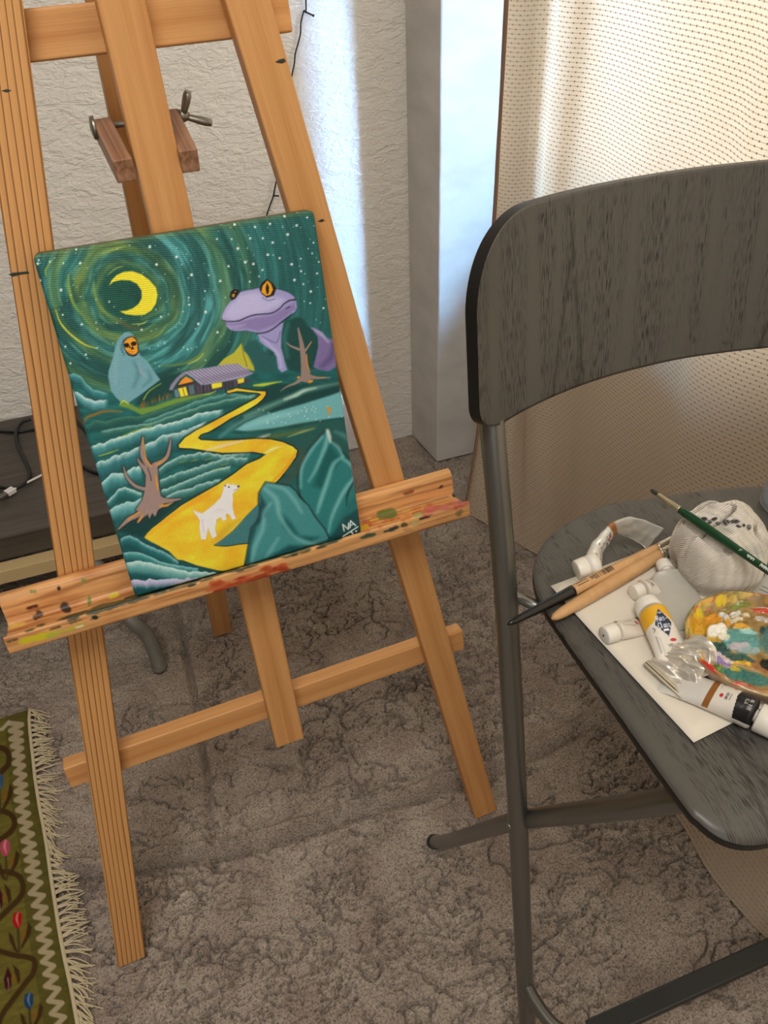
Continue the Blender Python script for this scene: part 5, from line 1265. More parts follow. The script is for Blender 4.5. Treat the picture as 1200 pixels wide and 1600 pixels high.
# 2: thick bare wooden brush in front of it
b0 = onz(862, 967, ZB + 0.0064); b1 = onz(1044, 859, ZB + 0.0064); bx = b1 - b0; LB2 = np.linalg.norm(bx); bx /= LB2
r2_ = empty('paintbrush', tuple(b0), 'thick bare wooden paintbrush with a blunt rounded end', 'paintbrush', None)
hr2 = lambda t: np.interp(t, [0, 0.012, 0.035, 0.09, 0.2, 0.5, 0.75, 0.92], [0.0008, 0.0026, 0.0037, 0.0047, 0.0053, 0.0060, 0.0060, 0.0052])
seg_r(r2_, 'handle', 0.0, 0.92, hr2, M['brushwood'], 40, a=b0, ax=bx, L_=LB2)
seg_r(r2_, 'ferrule', 0.92, 1.10, lambda t: 0.0054 - 0.0006 * (abs(((t - 0.92) * 60) % 2 - 1) < 0.3), M['ferrule'], 30, a=b0, ax=bx, L_=LB2)
seg_r(r2_, 'bristles', 1.10, 1.25, lambda t: np.interp(t, [1.10, 1.2, 1.25], [0.005, 0.0052, 0.003]), M['bristle'], a=b0, ax=bx, L_=LB2)
# 3: green brush lying across the rag
g0 = onz(1017, 765, SZ + 0.061); g1 = onz(1222, 907, SZ + 0.057); gx = g1 - g0; LG = np.linalg.norm(gx); gx /= LG
r3 = empty('paintbrush', tuple(g0), 'green-handled fine paintbrush lying across the crumpled rag', 'paintbrush', None)
M['green_lacquer'] = plain('green_lacquer', (20, 62, 36), 0.22)
kw = dict(a=g0, ax=gx, L_=LG)
seg_r(r3, 'bristles', 0.0, 0.062, lambda t: np.interp(t, [0, 0.02, 0.062], [0.0008, 0.0021, 0.0017]), plain('green_black_bristle', (44, 48, 34), 0.6), **kw)
seg_r(r3, 'ferrule', 0.062, 0.245, lambda t: np.interp(t, [0.062, 0.245], [0.0018, 0.0027]), plain('pale_brass_ferrule', (214, 200, 168), 0.28, 0.9), **kw)
seg_r(r3, 'handle', 0.245, 1.25, lambda t: np.interp(t, [0.245, 0.30, 0.42, 0.7, 1.25], [0.0030, 0.0036, 0.0040, 0.0034, 0.0024]), M['green_lacquer'], 40, **kw)
def green_print():
    parts = []; side = np.array([-gx[1], gx[0], 0]); side /= np.linalg.norm(side); up = np.cross(gx, side); up = up if up[2] > 0 else -up
    toward = -side if (-side)[1] < 0 else side
    def mark(t, an0, an1, w_):
        c = g0 + gx * (LG * t); V = []
        for s_ in (-w_, w_):
            for an in np.linspace(an0, an1, 4): V.append(c + gx * s_ + 0.00385 * (math.cos(an) * toward + math.sin(an) * up))
        parts.append((V, [[i, i + 1, i + 5, i + 4] for i in range(3)]))
    for t in (0.71, 0.716, 0.722): mark(t, 0.7 + (t - 0.71) * 40, 1.3, 0.00025)
    for k in range(8): mark(0.765 + k * 0.0065, 0.65 if k % 3 else 0.9, 1.25, 0.00035)
    for k in range(17): mark(0.86 + k * 0.0068, 0.55 + 0.2 * (k % 2), 1.2 if k % 4 else 1.35, 0.0004)
    V, F = join_geo(parts); add('printed_marks', V, F, plain('silver_print', (196, 200, 190), 0.4), r3, smooth=False)
green_print()

# paint tubes ------------------------------------------------------------
def cap_geo(c, ax, r, L_, ribs=True):
    """screw cap from c along ax, closed outer end"""
    ts = [0, 0.04, 0.06, 0.9, 0.97, 1.0, 1.0]; rs = [0.9, 0.98, 1.0, 0.93, 0.90, 0.82, 0.25]
    return tube_geo([c + ax * (L_ * t + (1e-5 * i)) for i, t in enumerate(ts)], [r * q for q in rs], 28)
def paint_tube(name, label, shoulder, ax, L_, r, flat_up, paintfn, cap_r=None, cap_len=0.012, t_end=1.0, flat=0.85, wide=1.45, cap_mat=None, grp=None, lift=None, wob=0.0, crimp=True, base=(216, 208, 196), metal=False, hole=False):
    """tube from the shoulder (cap end) along ax; flattens towards the crimped end"""
    sh = np.array(shoulder, float); ax = np.array(ax, float); ax /= np.linalg.norm(ax)
    up = np.array(flat_up, float); up -= (up @ ax) * ax; up /= np.linalg.norm(up); sd_ = np.cross(up, ax)
    root = empty(name, tuple(sh), label, 'paint tube', grp)
    n, m = 150, 128
    ts = np.linspace(0, 1, n)
    an = np.linspace(0, 2 * math.pi, m, endpoint=False)
    P = np.zeros((n, m, 3))
    for i, t in enumerate(ts):
        k = t ** flat
        hw = r * (1 + (wide - 1) * k); hh = r * (1 - k) + 0.0008
        if t < 0.05: q = math.sqrt(max(0.0, 1 - (1 - t / 0.05) ** 2)) * 0.45 + 0.55; hw *= q; hh *= q
        c = sh + ax * (L_ * t)
        if lift is not None: c = c + up * lift(t)
        dn = -(r - hh) * 0.92           # flat end lies on the ground
        w = np.zeros(m) if wob == 0 else wob * (NZ[1](np.cos(an) * 2 + t * 7 + 3, np.sin(an) * 2 + t * 11) - 0.5) * math.sin(math.pi * t) ** 0.5
        P[i] = c + up * dn + (hw * np.cos(an) + w)[:, None] * sd_ + (hh * np.sin(an) + w)[:, None] * up
    T, A2 = np.meshgrid(ts * L_ * 1000, (an) , indexing='ij')
    S_ = (A2 - math.pi / 2)            # 0 on top
    p = Paint(T, -S_ * r * 1000, base)  # mm along, mm across (positive towards -sd side ... )
    paintfn(p)
    mat, nt, b = vcol(name + '_skin', 0.34 if not metal else 0.36, 0.5, metal=0.0 if not metal else 0.65)
    nn = node(nt, 'ShaderNodeTexNoise'); nn.inputs['Scale'].default_value = 120; tc = node(nt, 'ShaderNodeTexCoord'); nt.links.new(tc.outputs['Object'], nn.inputs['Vector']); bump(nt, b, nn.outputs['Fac'], 0.0012, 0.5)
    ex = [list(range(m)), [(n - 1) * m + j for j in range(m)][::-1]]
    o = add_grid('body', P, mat, root, colors=lin(np.clip(p.C, 0, 255)), closed=True, extra=ex)
    bm = bmesh.new(); bm.from_mesh(o.data); bmesh.ops.recalc_face_normals(bm, faces=bm.faces); bm.to_mesh(o.data); bm.free()
    if cap_r:
        V, F = join_geo([tube_geo([sh - ax * 0.004, sh + ax * 0.002], r * 0.42, 20), cap_geo(sh - ax * 0.0015, -ax, cap_r, cap_len)])
        c_ = add('cap', V, F, cap_mat or M['white_plastic'], root)
        for f in c_.data.polygons:
            if len(f.vertices) > 4: f.use_smooth = False
        if hole:
            e = sh - ax * (0.0015 + cap_len + 0.0004); tube('dimple', [e, e - ax * 0.0002], 0.0009, M['black'], c_, 10)
    return root
UPZ = np.array([0, 0, 1.0])
red = (186, 34, 42); ink = (60, 58, 60)

# yellow tube
s1 = onz(1018, 958, SZ + 0.0135); e1 = onz(1066, 1036, SZ + 0.0135); L1 = np.linalg.norm(e1 - s1)
def lab_yellow(p):
    y0 = (222, 168, 38); k = L1 * 1000
    p.poly([(1.5, -30), (1.5, 30), (19, 30), (16, 8), (8, 0.5), (16, -7), (19, -30)], y0)
    p.poly([(6.5, 0), (18, 7.0), (29.5, 0), (18, -7.0)], (28, 38, 68))
    wv = (226, 228, 232)
    text(p, 'Mas-', (12.0, -4.3), (0, 2.3), (4.6, 0), 0.55, wv); text(p, 'Class', (17.8, -4.6), (0, 1.9), (4.6, 0), 0.55, wv)
    p.poly([(23.4, -2), (23.4, 2), (25, 2), (25, -2)], wv); p.ell(10, 0, 0.9, 1.6, (150, 158, 176))
    p.ell(32.5, 2.2, 1.2, 2.3, red)
    text(p, 'YELLOW', (35.5, -2.5), (0, 1.7), (1.7, 0), 0.4, ink); text(p, 'OCHRE', (38.3, -1), (0, 1.3), (1.3, 0), 0.4, ink); text(p, 'OIL', (40.6, 0.5), (0, 1.3), (1.2, 0), 0.4, ink)
    p.stroke([(20, -9.5), (21.5, -8), (23, -9.5)], 0.6, ink, 1, 0.3); 
    for kk in range(6): p.stroke([(26 + kk * 0.5, -10 + 0.7 * kk), (40, -10 + 0.7 * kk)], 0.25, (120, 118, 118), 0.7, 0.2, smooth=False)
paint_tube('paint_tube', 'white and yellow paint tube with a navy diamond label', s1, e1 - s1, L1 * 1.12, 0.0118, UPZ, lab_yellow, 0.0112, 0.0105, flat=1.3, wide=1.35)
# small tube with a cap facing the viewer
s2 = onz(964, 986, SZ + 0.0085); e2 = onz(1022, 966, SZ + 0.006)
def lab_small(p):
    p.poly([(25.5, -20), (25.5, 20), (29.5, 20), (29.5, -20)], (112, 70, 42)); p.ell(21, 1.5, 1.1, 1.8, red)
    p.poly([(1, 4), (1, 12), (9, 12), (6, 5)], (92, 104, 62)); p.stroke([(5, 0), (18, -1)], 0.4, (120, 116, 110), 1, 0.3, smooth=False); p.stroke([(8, 3), (20, 5)], 0.4, (120, 116, 110), 1, 0.3, smooth=False)
paint_tube('paint_tube', 'small white paint tube with brown stripe, its round cap towards the viewer', s2, e2 - s2, 0.040, 0.0078, UPZ, lab_small, 0.0079, 0.0115, flat=0.7, wide=1.4, hole=True)
# red banded tube
s3 = onz(1004, 921, SZ + 0.0085); e3 = onz(1062, 900, SZ + 0.006)
def lab_red(p):
    p.poly([(15, -20), (15, 20), (27, 20), (25, -20)], (176, 26, 36)); p.stroke([(5, -5), (7, 0), (5, 5)], 0.5, ink, 1, 0.3); text(p, 'MAS', (7, -3), (0, 1.8), (2.6, 0), 0.35, ink)
    p.stroke([(13.5, -8), (13.5, 8)], 0.35, ink, 1, 0.3, smooth=False)
paint_tube('paint_tube', 'small white paint tube with a red band half under the grey flattened tube', s3, e3 - s3, 0.040, 0.0088, UPZ, lab_red, 0.0072, 0.0090, flat=0.7, wide=1.3)
# grey flattened tube, cap up-left, body running under the rag
s4 = onz(1042, 893, SZ + 0.0115); e4 = onz(1078, 962, SZ + 0.011)
paint_tube('paint_tube', 'plain grey flattened paint tube lying between rag and yellow tube', s4, e4 - s4, 0.060, 0.0095, UPZ + np.array([-0.06, 0.0, 0]), lambda p: None, 0.0066, 0.0100, flat=0.32, wide=2.3, base=(176, 172, 160))
# silver crimped tube end under the palette
s5 = onz(1100, 1020, SZ + 0.0125); e5 = onz(1042, 1053, SZ + 0.0125); L5 = np.linalg.norm(e5 - s5)
r5 = paint_tube('paint_tube', 'bare silver paint tube with a crimped flat end beside the palette', s5, e5 - s5, L5 * 0.92, 0.0120, UPZ, lambda p: None, None, flat=1.0, wide=1.62, lift=lambda t: 0.0042 + 0.001 * (1 - t), base=(226, 220, 208), metal=True, wob=0.009)
ax5 = (e5 - s5) / L5; sd5 = np.cross(UPZ, ax5); c5 = s5 + ax5 * (L5 * 0.92) - UPZ * 0.0058
for k in range(3):
    q0 = c5 + ax5 * (0.0026 * k); zt = UPZ * (0.0009 + 0.0005 * (k == 1))
    hexa('crimp', [q0 - sd5 * 0.0196, q0 + sd5 * 0.0196, q0 + sd5 * 0.0196 + ax5 * 0.0024, q0 - sd5 * 0.0196 + ax5 * 0.0024, q0 - sd5 * 0.0196 + zt, q0 + sd5 * 0.0196 + zt, q0 + sd5 * 0.0196 + ax5 * 0.0024 + zt, q0 - sd5 * 0.0196 + ax5 * 0.0024 + zt], M['foil'] if 'foil' in M else M['ferrule'], r5, 0.0003)
# brown banded tube in front
s6 = onz(1180, 1118, SZ + 0.0115); e6 = onz(1040, 1046, SZ + 0.0115); L6 = np.linalg.norm(e6 - s6)
def lab_brown(p):
    p.poly([(0, -40), (0, 40), (9, 40), (15.5, 0), (9, -40)], (26, 25, 27)); text(p, 'MASTER', (4, -1), (0, 1.5), (2.2, 0), 0.4, (190, 186, 180)); text(p, 'CLASS', (7.2, 0), (0, 1.5), (2.0, 0), 0.4, (190, 186, 180))
    p.poly([(29.5, -40), (29.5, 40), (34, 40), (34, -40)], (140, 88, 38)); p.poly([(34, -40), (34, 40), (70, 40), (70, -40)], (206, 202, 194))
    p.ell(25, 4.0, 1.2, 1.7, red); p.stroke([(19, 0.5), (19, 6)], 0.35, ink, 1, 0.25, smooth=False); text(p, 'OCHRE', (22.2, 0.5), (0, 1.2), (-1.6, 0), 0.35, ink)
    for kk in range(4): p.ell(27.5 , -4.5 + kk * 0.9, 0.35, 0.3, ink)
    for kk in range(3): p.stroke([(27.5 - kk * 0.9, -11), (27.5 - kk * 0.9, -6)], 0.22, (110, 108, 106), 0.9, 0.2, smooth=False)
    text(p, '28', (17.5, -9), (0, 1.6), (2, 0), 0.4, ink)
paint_tube('paint_tube', 'white paint tube with a brown band and black shoulder at the front', s6, e6 - s6, L6 * 1.0, 0.0118, UPZ, lab_brown, 0.0110, 0.0160, flat=1.5, wide=1.3)
# grey tube peeping out right of the rag
s7 = onz(1196, 928, SZ + 0.010); e7 = onz(1240, 880, SZ + 0.010)
paint_tube('paint_tube', 'grey paint tube end peeping out between rag and palette', e7, s7 - e7, 0.055, 0.0100, UPZ, lambda p: (p.stroke([(40, -6), (40, 6)], 0.6, ink, 1, 0.3, smooth=False), p.stroke([(44, -6), (44, 6)], 0.6, ink, 1, 0.3, smooth=False)), 0.007, 0.01, flat=0.6, wide=1.4, base=(170, 168, 160))

# folded silver tube arched at the back corner
def arched_tube():
    root = empty('paint_tube', tuple(onz(905, 895, SZ)), 'squeezed silver paint tube bent into an arch at the back corner', 'paint tube')
    spine_px = [(920, 885, 0.012), (934, 862, 0.019), (946, 838, 0.028), (962, 820, 0.036), (985, 815, 0.036), (1008, 826, 0.027), (1024, 840, 0.014), (1032, 850, 0.004)]
    # the ribbon stands on edge: upper rim and lower rim
    top = [(918, 872, 0.020), (926, 852, 0.026), (940, 835, 0.032), (956, 818, 0.038), (981, 808, 0.040), (1002, 811, 0.036), (1020, 818, 0.030), (1038, 826, 0.024)]
    bot = [(936, 889, 0.007), (938, 868, 0.011), (948, 850, 0.018), (960, 835, 0.023), (976, 838, 0.018), (990, 844, 0.013), (1002, 851, 0.008), (1010, 858, 0.004)]
    T = catmull([onz(x, y, SZ + z) for x, y, z in top], 8); B = catmull([onz(x, y, SZ + z) for x, y, z in bot], 8)
    n = len(T); m = 16
    P = np.zeros((n, 2 * m, 3))
    for i in range(n):
        ax = T[min(i + 1, n - 1)] - T[max(i - 1, 0)]; nrm = np.cross(ax, B[i] - T[i]); nrm /= np.linalg.norm(nrm) + 1e-9
        th = 0.0065 * (1 - i / (n - 1)) ** 1.6 + 0.0006
        for j in range(m):
            t = j / (m - 1); q = lerp(T[i], B[i], t); e = math.sqrt(max(0, 1 - (2 * t - 1) ** 2)); w = 0.0016 * (NZ[0](i * 0.3, t * 4) - 0.5)
            P[i, j] = q + nrm * (th * e + w); P[i, 2 * m - 1 - j] = q - nrm * (th * e - w)
    C = np.zeros((n, 2 * m, 3)); C[...] = (178, 174, 164)
    for i in range(n):
        if i < 22: C[i, :] = (206, 202, 192)
        if 22 <= i < 26: C[i, :] = (150, 100, 58)
    R_ = random.Random(2)
    for k in range(46):
        i = R_.randrange(3, 21); j = R_.randrange(2, 13); C[i, j] = (70, 70, 74); C[i, 2 * m - 1 - j] = (70, 70, 74)
    C[18:20, 6:8] = (180, 60, 70); C[18:20, 2 * m - 8:2 * m - 6] = (180, 60, 70)
    mat, nt, b = vcol('crumpled_foil', 0.36, 0.5, metal=0.25)
    o = add_grid('body', P, mat, root, colors=lin(C), closed=True, extra=[list(range(2 * m)), [(n - 1) * 2 * m + j for j in range(2 * m)][::-1]])
    bm = bmesh.new(); bm.from_mesh(o.data); bmesh.ops.recalc_face_normals(bm, faces=bm.faces); bm.to_mesh(o.data); bm.free()
    c0 = onz(922, 884, SZ + 0.0125); ax = onz(896, 893, SZ + 0.0105) - c0; ax /= np.linalg.norm(ax)
    V, F = join_geo([tube_geo([c0 - ax * 0.006, c0 + ax * 0.003], [0.0110, 0.0095], 24), cap_geo(c0 + ax * 0.003, ax, 0.0098, 0.0105)])
    add('cap', V, F, M['white_plastic'], root)
    tube('neck', [c0 - ax * 0.002, c0 + ax * 0.004], 0.0048, M['white_plastic'], root, 16)
M['foil'] = plain('tube_foil', (206, 200, 190), 0.3, 0.8)
arched_tube()

# palette dish
def make_palette():
    cx, cy, R = 0.3975, 0.2950, 0.0535
    root = empty('palette_dish', (cx, cy, SZ), 'round shallow dish smeared with oil paint used as a palette', 'palette')
    nr, na = 120, 360
    rr = np.linspace(0.0, 1, nr) ** 0.75; an = np.linspace(0, 2 * math.pi, na, endpoint=False)
    Rr, A_ = np.meshgrid(rr, an, indexing='ij')
    wobble = 1 + 0.012 * np.sin(3 * A_ + 1) + 0.006 * np.sin(11 * A_)
    X = cx + R * Rr * np.cos(A_) * np.where(Rr > 0.8, wobble, 1); Y = cy + R * Rr * np.sin(A_) * np.where(Rr > 0.8, wobble, 1)
    zb = 0.0115
    Z = SZ + zb + 0.0008 + 0.0088 * np.clip((Rr - 0.82) / 0.13, 0, 1) ** 1.2 - 0.0012 * np.clip((Rr - 0.95) / 0.05, 0, 1) ** 2
    P = np.stack([X, Y, Z], -1); SX, SY = proj(np.stack([X, Y, np.full_like(X, SZ + zb + 0.003)], -1))
    p = Paint(SX, SY, (150, 120, 70)); R_ = random.Random(4); H = np.zeros_like(X)
    ny = NZ[0].fbm(X * 160, Y * 160, 3); nz = NZ[1].fbm(X * 420, Y * 420, 3)
    p.C += (ny[..., None] - 0.5) * 70
    hp = Paint(SX, SY, (0, 0, 0))
    def dab(cx_, cy_, rx, ry, col, rot=0.0, h=0.0, n=7, var=16):
        for i in range(n):
            t = R_.uniform(-0.75, 0.75); c = np.clip(np.array(col) + R_.uniform(-var, var), 0, 255)
            x, y = cx_ + math.cos(rot) * rx * t + R_.uniform(-0.2, 0.2) * rx, cy_ + math.sin(rot) * rx * t + R_.uniform(-0.4, 0.4) * ry
            w, hh = rx * R_.uniform(0.3, 0.65), ry * R_.uniform(0.4, 0.8)
            p.ell(x, y, w, hh, c, rot + R_.uniform(-0.3, 0.3), 0.9, 0.3)
            if h: hp.ell(x, y, w, hh, (h * R_.uniform(0.6, 1.2),) * 3, rot, 1.0, 0.5)
    # wall of the dish: smeared rim
    rimcols = [(196, 170, 90), (150, 140, 70), (206, 160, 70), (190, 110, 70), (170, 160, 110), (120, 120, 60)]
    for i in range(200):
        a = R_.uniform(0, 2 * math.pi); q = R_.uniform(0.84, 1.0); x, y = cx + R * q * math.cos(a), cy + R * q * math.sin(a)
        u, v = proj(np.array([x, y, SZ + zb + 0.006])); u2, v2 = proj(np.array([x - 0.002 * math.sin(a), y + 0.002 * math.cos(a), SZ + zb + 0.006]))
        rot = math.atan2(v2 - v, u2 - u)
        low = math.sin(a) < -0.2
        col = R_.choice([(196, 120, 90), (206, 150, 110), (170, 150, 100), (186, 70, 50)]) if low else R_.choice(rimcols)
        dab(u, v, R_.uniform(6, 16), R_.uniform(1.5, 4), col, rot, 0.0006, 3)
    dab(1090, 965, 9, 7, (220, 196, 44), -0.7, 0.001); dab(1126, 942, 8, 5, (216, 188, 40), -0.3, 0.001); dab(1150, 946, 20, 4, (116, 124, 50), -0.15, 0.001)
    dab(1103, 1050, 10, 6, (206, 62, 44), 0.6, 0.001); dab(1190, 952, 22, 3, (196, 70, 52), 0.15, 0.0006); dab(1170, 1077, 20, 4, (196, 60, 50), 0.05, 0.0006)
    # floor of the dish
    dab(1102, 975, 22, 14, (200, 150, 36), -0.5, 0.0006, 14); dab(1116, 962, 14, 8, (206, 140, 36), -0.3, 0.001)
    dab(1112, 1005, 22, 10, (66, 104, 92), 0.3, 0.0008, 12); dab(1124, 1010, 16, 12, (34, 72, 66), 0.2, 0.0006, 10); dab(1150, 1024, 24, 7, (44, 80, 72), 0.2, 0.0006)
    dab(1160, 1000, 28, 18, (92, 150, 144), 0.1, 0.001, 20); dab(1168, 985, 14, 6, (150, 196, 190), 0.2, 0.0016); dab(1155, 1008, 13, 8, (176, 172, 178), 0.1, 0.002, 12, 8); dab(1176, 1014, 12, 7, (150, 176, 176), 0.1, 0.0016)
    dab(1120, 984, 14, 11, (232, 228, 214), -0.4, 0.0034, 16, 8); dab(1132, 992, 10, 6, (222, 216, 196), 0.2, 0.002); dab(1132, 960, 9, 6, (196, 200, 196), 0.5, 0.002); dab(1150, 957, 10, 5, (206, 206, 196), -0.3, 0.002); dab(1170, 960, 8, 4, (214, 200, 170), 0.3, 0.0015)
    dab(1160, 977, 18, 5, (206, 150, 44), 0.1, 0.002); dab(1148, 968, 12, 4, (216, 206, 176), -0.3, 0.0015); dab(1138, 972, 5, 6, (206, 146, 50), 0.8, 0.001); dab(1118, 998, 10, 4, (190, 150, 50), 0.1, 0.0015)
    dab(1112, 1024, 9, 6, (150, 128, 178), 0.4, 0.002); dab(1128, 1034, 18, 6, (132, 112, 166), 0.5, 0.0028, 12); dab(1126, 1024, 10, 5, (196, 176, 196), 0.5, 0.003); dab(1138, 1032, 8, 6, (206, 190, 196), 0.4, 0.002)
    dab(1166, 1036, 18, 4, (216, 170, 40), 0.2, 0.0025); dab(1124, 1044, 14, 5, (96, 130, 56), 0.6, 0.001); dab(1142, 1052, 16, 6, (66, 110, 76), 0.4, 0.001); dab(1170, 1056, 30, 10, (54, 112, 104), 0.25, 0.0012, 16); dab(1150, 1044, 8, 5, (176, 160, 50), 0.4, 0.0012)
    dab(1196, 985, 10, 8, (26, 52, 52), 0.2, 0.0005); dab(1186, 1040, 16, 8, (150, 104, 60), 0.2, 0.0008); dab(1202, 1036, 12, 10, (20, 20, 16), 0, 0.0002, 12, 4); dab(1196, 965, 20, 5, (176, 168, 160), 0.25, 0.0015); dab(1225, 1000, 30, 24, (70, 110, 104), 0, 0.001, 16)
    Hh = hp.C[..., 0]
    P[..., 2] += np.clip(Hh, 0, 0.005) + np.where(Hh > 0.0004, 0.0016 * (nz - 0.45), 0.0004 * (nz - 0.5))
    # underside
    under = []
    for q, z in ((1.0, 0.0178), (0.985, 0.012), (0.93, 0.0065), (0.86, 0.0045)):
        under.append(np.stack([cx + R * q * np.cos(an), cy + R * q * np.sin(an), np.full(na, SZ + z)], -1))
    PP = np.concatenate([P, np.array(under)], 0)
    CC = np.concatenate([np.clip(p.C, 0, 255), np.full((4, na, 3), 150.0) * np.array((1.1, 0.95, 0.8))], 0)
    mat, nt, b = vcol('wet_oil_paint', 0.26, 0.5)
    nr2 = PP.shape[0]
    o = add_grid('dish', PP, mat, root, colors=lin(CC), closed=True, extra=[[(nr2 - 1) * na + j for j in range(na)][::-1]])
    bm = bmesh.new(); bm.from_mesh(o.data); bmesh.ops.recalc_face_normals(bm, faces=bm.faces); bm.to_mesh(o.data); bm.free()
make_palette()

# crumpled knitted rag
def make_rag():
    cx, cy = 0.437, 0.400
    outline = [onz(x, y, SZ + zz)[:2] for x, y, zz in ((1047, 852, .02), (1056, 828, .03), (1070, 806, .045), (1084, 784, .05), (1110, 780, .055), (1150, 776, .05), (1178, 790, .045), (1192, 825, .035), (1199, 868, .03), (1197, 900, .022), (1178, 922, .012), (1150, 932, .008), (1110, 936, .006), (1084, 930, .006), (1070, 912, .008), (1054, 885, .012))]
    O = np.array(outline); c = O.mean(0)
    th = np.arctan2(O[:, 1] - c[1], O[:, 0] - c[0]); rad = np.hypot(O[:, 0] - c[0], O[:, 1] - c[1]); od = np.argsort(th)
    th, rad = th[od], rad[od]; th = np.concatenate([th - 2 * math.pi, th, th + 2 * math.pi]); rad = np.concatenate([rad] * 3)
    na, nr = 420, 190
    A_ = np.linspace(-math.pi, math.pi, na, endpoint=False); R_ = np.linspace(0.0, 1, nr)
    Rb = np.interp(A_, th, rad)
    ker = np.exp(-np.linspace(-2, 2, 21) ** 2); ker /= ker.sum(); Rb = np.convolve(np.concatenate([Rb[-10:], Rb, Rb[:10]]), ker, 'valid')
    RR, AA = np.meshgrid(R_, A_, indexing='ij')
    prof_r = np.sin(np.clip(RR * 1.12, 0, 1.12) * math.pi / 2); prof_r = np.where(RR < 0.893, prof_r, 1 - 0.10 * ((RR - 0.893) / 0.107) ** 2)
    X = c[0] + Rb[None, :] * prof_r * np.cos(AA) * 0.99; Y = c[1] + Rb[None, :] * prof_r * np.sin(AA) * 0.99
    H0 = 0.066
    Z = SZ + 0.002 + H0 * np.cos(np.clip(RR, 0, 1) * math.pi / 2) ** 0.62
    # big folds, then creases
    n0, n1, n2, n3 = NZ
    fold = n0.fbm(X * 34 + 3, Y * 34, 2) - 0.5
    ridge = np.abs(n1.fbm(X * 26 + 7, Y * 38 + 2, 2) - 0.5)
    crease = np.exp(-(ridge / 0.022) ** 2)
    d = 0.024 * fold - 0.014 * crease + 0.004 * (n2.fbm(X * 110, Y * 110, 2) - 0.5)
    w = np.clip(1.0 - RR, 0.0, 1) ** 0.4
    Z = np.maximum(Z + d * w, SZ + 0.0022 + 0.0 * Z)
    X = X + 0.006 * (n3(X * 60, Y * 60) - 0.5); 
    # sharp valley between the upper and lower lobes
    SX, SY = proj(np.stack([X, Y, Z], -1))
    vl = np.array([(1062, 812), (1100, 828), (1130, 852), (1150, 872), (1175, 890)], float)
    pp = Paint(SX, SY, (0, 0, 0)); pp.stroke([(1070, 812), (1098, 832), (1124, 852), (1138, 862)], [4, 9, 10, 3], (1, 1, 1), 1, 5); pp.stroke([(1060, 872), (1084, 908), (1100, 906), (1120, 912)], [3, 7, 6, 2], (0.9, 0.9, 0.9), 1, 4); pp.stroke([(1118, 898), (1150, 898), (1192, 902)], [2, 5, 3], (0.7, 0.7, 0.7), 1, 4)
    Z = np.maximum(Z - 0.011 * pp.C[..., 0] * w, SZ + 0.0022)
    p = Paint(SX, SY, (238, 228, 212))
    p.C += ((n0.fbm(X * 90, Y * 90, 3) - 0.5) * 30)[..., None]
    # open lace holes in a row, grey paint stains, yellow stain low on the left
    rr = random.Random(9)
    for (x, y, rx, ry) in ((1100, 811, 5, 3), (1108, 816, 4, 3), (1116, 811, 5, 2.5), (1122, 818, 4, 2.6), (1134, 817, 6, 4.5), (1148, 815, 7, 3.2), (1154, 822, 4, 2.4), (1162, 821, 3, 2.4), (1170, 824, 3.4, 4), (1087, 809, 6, 2)):
        p.ell(x, y, rx, ry, (26, 24, 26), rr.uniform(-0.4, 0.4), 0.95, 0.3)
    for i in range(14): 
        x = 1094 + i * 6; p.stroke([(x - 2, 812 + i * 0.7 + rr.uniform(-3, 3)), (x + 2, 816 + i * 0.7 + rr.uniform(-3, 3))], 1.5, (214, 206, 194), 0.9, 0.5, smooth=False)
    p.ell(1128, 828, 16, 6, (140, 140, 120), 0.2, 0.5, 0.6); p.ell(1180, 862, 12, 9, (150, 158, 150), 0.3, 0.4, 0.7); p.ell(1112, 790, 10, 6, (170, 160, 158), 0, 0.4, 0.7)
    p.stroke([(1056, 888), (1066, 905), (1078, 922)], [3, 6, 5], (150, 124, 60), 0.8, 2)
    mat, nt, b = vcol('knit_cotton', 0.9, 0.1)
    b.inputs['Sheen Weight'].default_value = 0.3
    uv = node(nt, 'ShaderNodeUVMap'); uv.uv_map = 'UVMap'
    wv = node(nt, 'ShaderNodeTexWave', bands_direction='X'); wv.inputs['Scale'].default_value = 52; wv.inputs['Distortion'].default_value = 1.2; wv.inputs['Detail'].default_value = 1; nt.links.new(uv.outputs['UV'], wv.inputs['Vector'])
    wv2 = node(nt, 'ShaderNodeTexWave', bands_direction='Y'); wv2.inputs['Scale'].default_value = 170; wv2.inputs['Distortion'].default_value = 1.5; nt.links.new(uv.outputs['UV'], wv2.inputs['Vector'])
    mx = node(nt, 'ShaderNodeMath', operation='MULTIPLY_ADD'); nt.links.new(wv.outputs['Fac'], mx.inputs[0]); mx.inputs[1].default_value = 1.2; nt.links.new(wv2.outputs['Fac'], mx.inputs[2])
    bump(nt, b, mx.outputs[0], 0.0016, 0.8)
    ca, sa = math.cos(0.35), math.sin(0.35)
    UVs = np.stack([(X - c[0]) * ca + (Y - c[1]) * sa + 0.01 * fold, -(X - c[0]) * sa + (Y - c[1]) * ca + Z * 0.9], -1)
    o = add_grid('crumpled_rag', np.stack([X, Y, Z], -1), mat, colors=lin(np.clip(p.C, 0, 255)), uvs=UVs, closed=True, origin=(c[0], c[1], SZ))
    setp(o, 'crumpled cream knitted rag with a row of lace holes', 'rag')
make_rag()

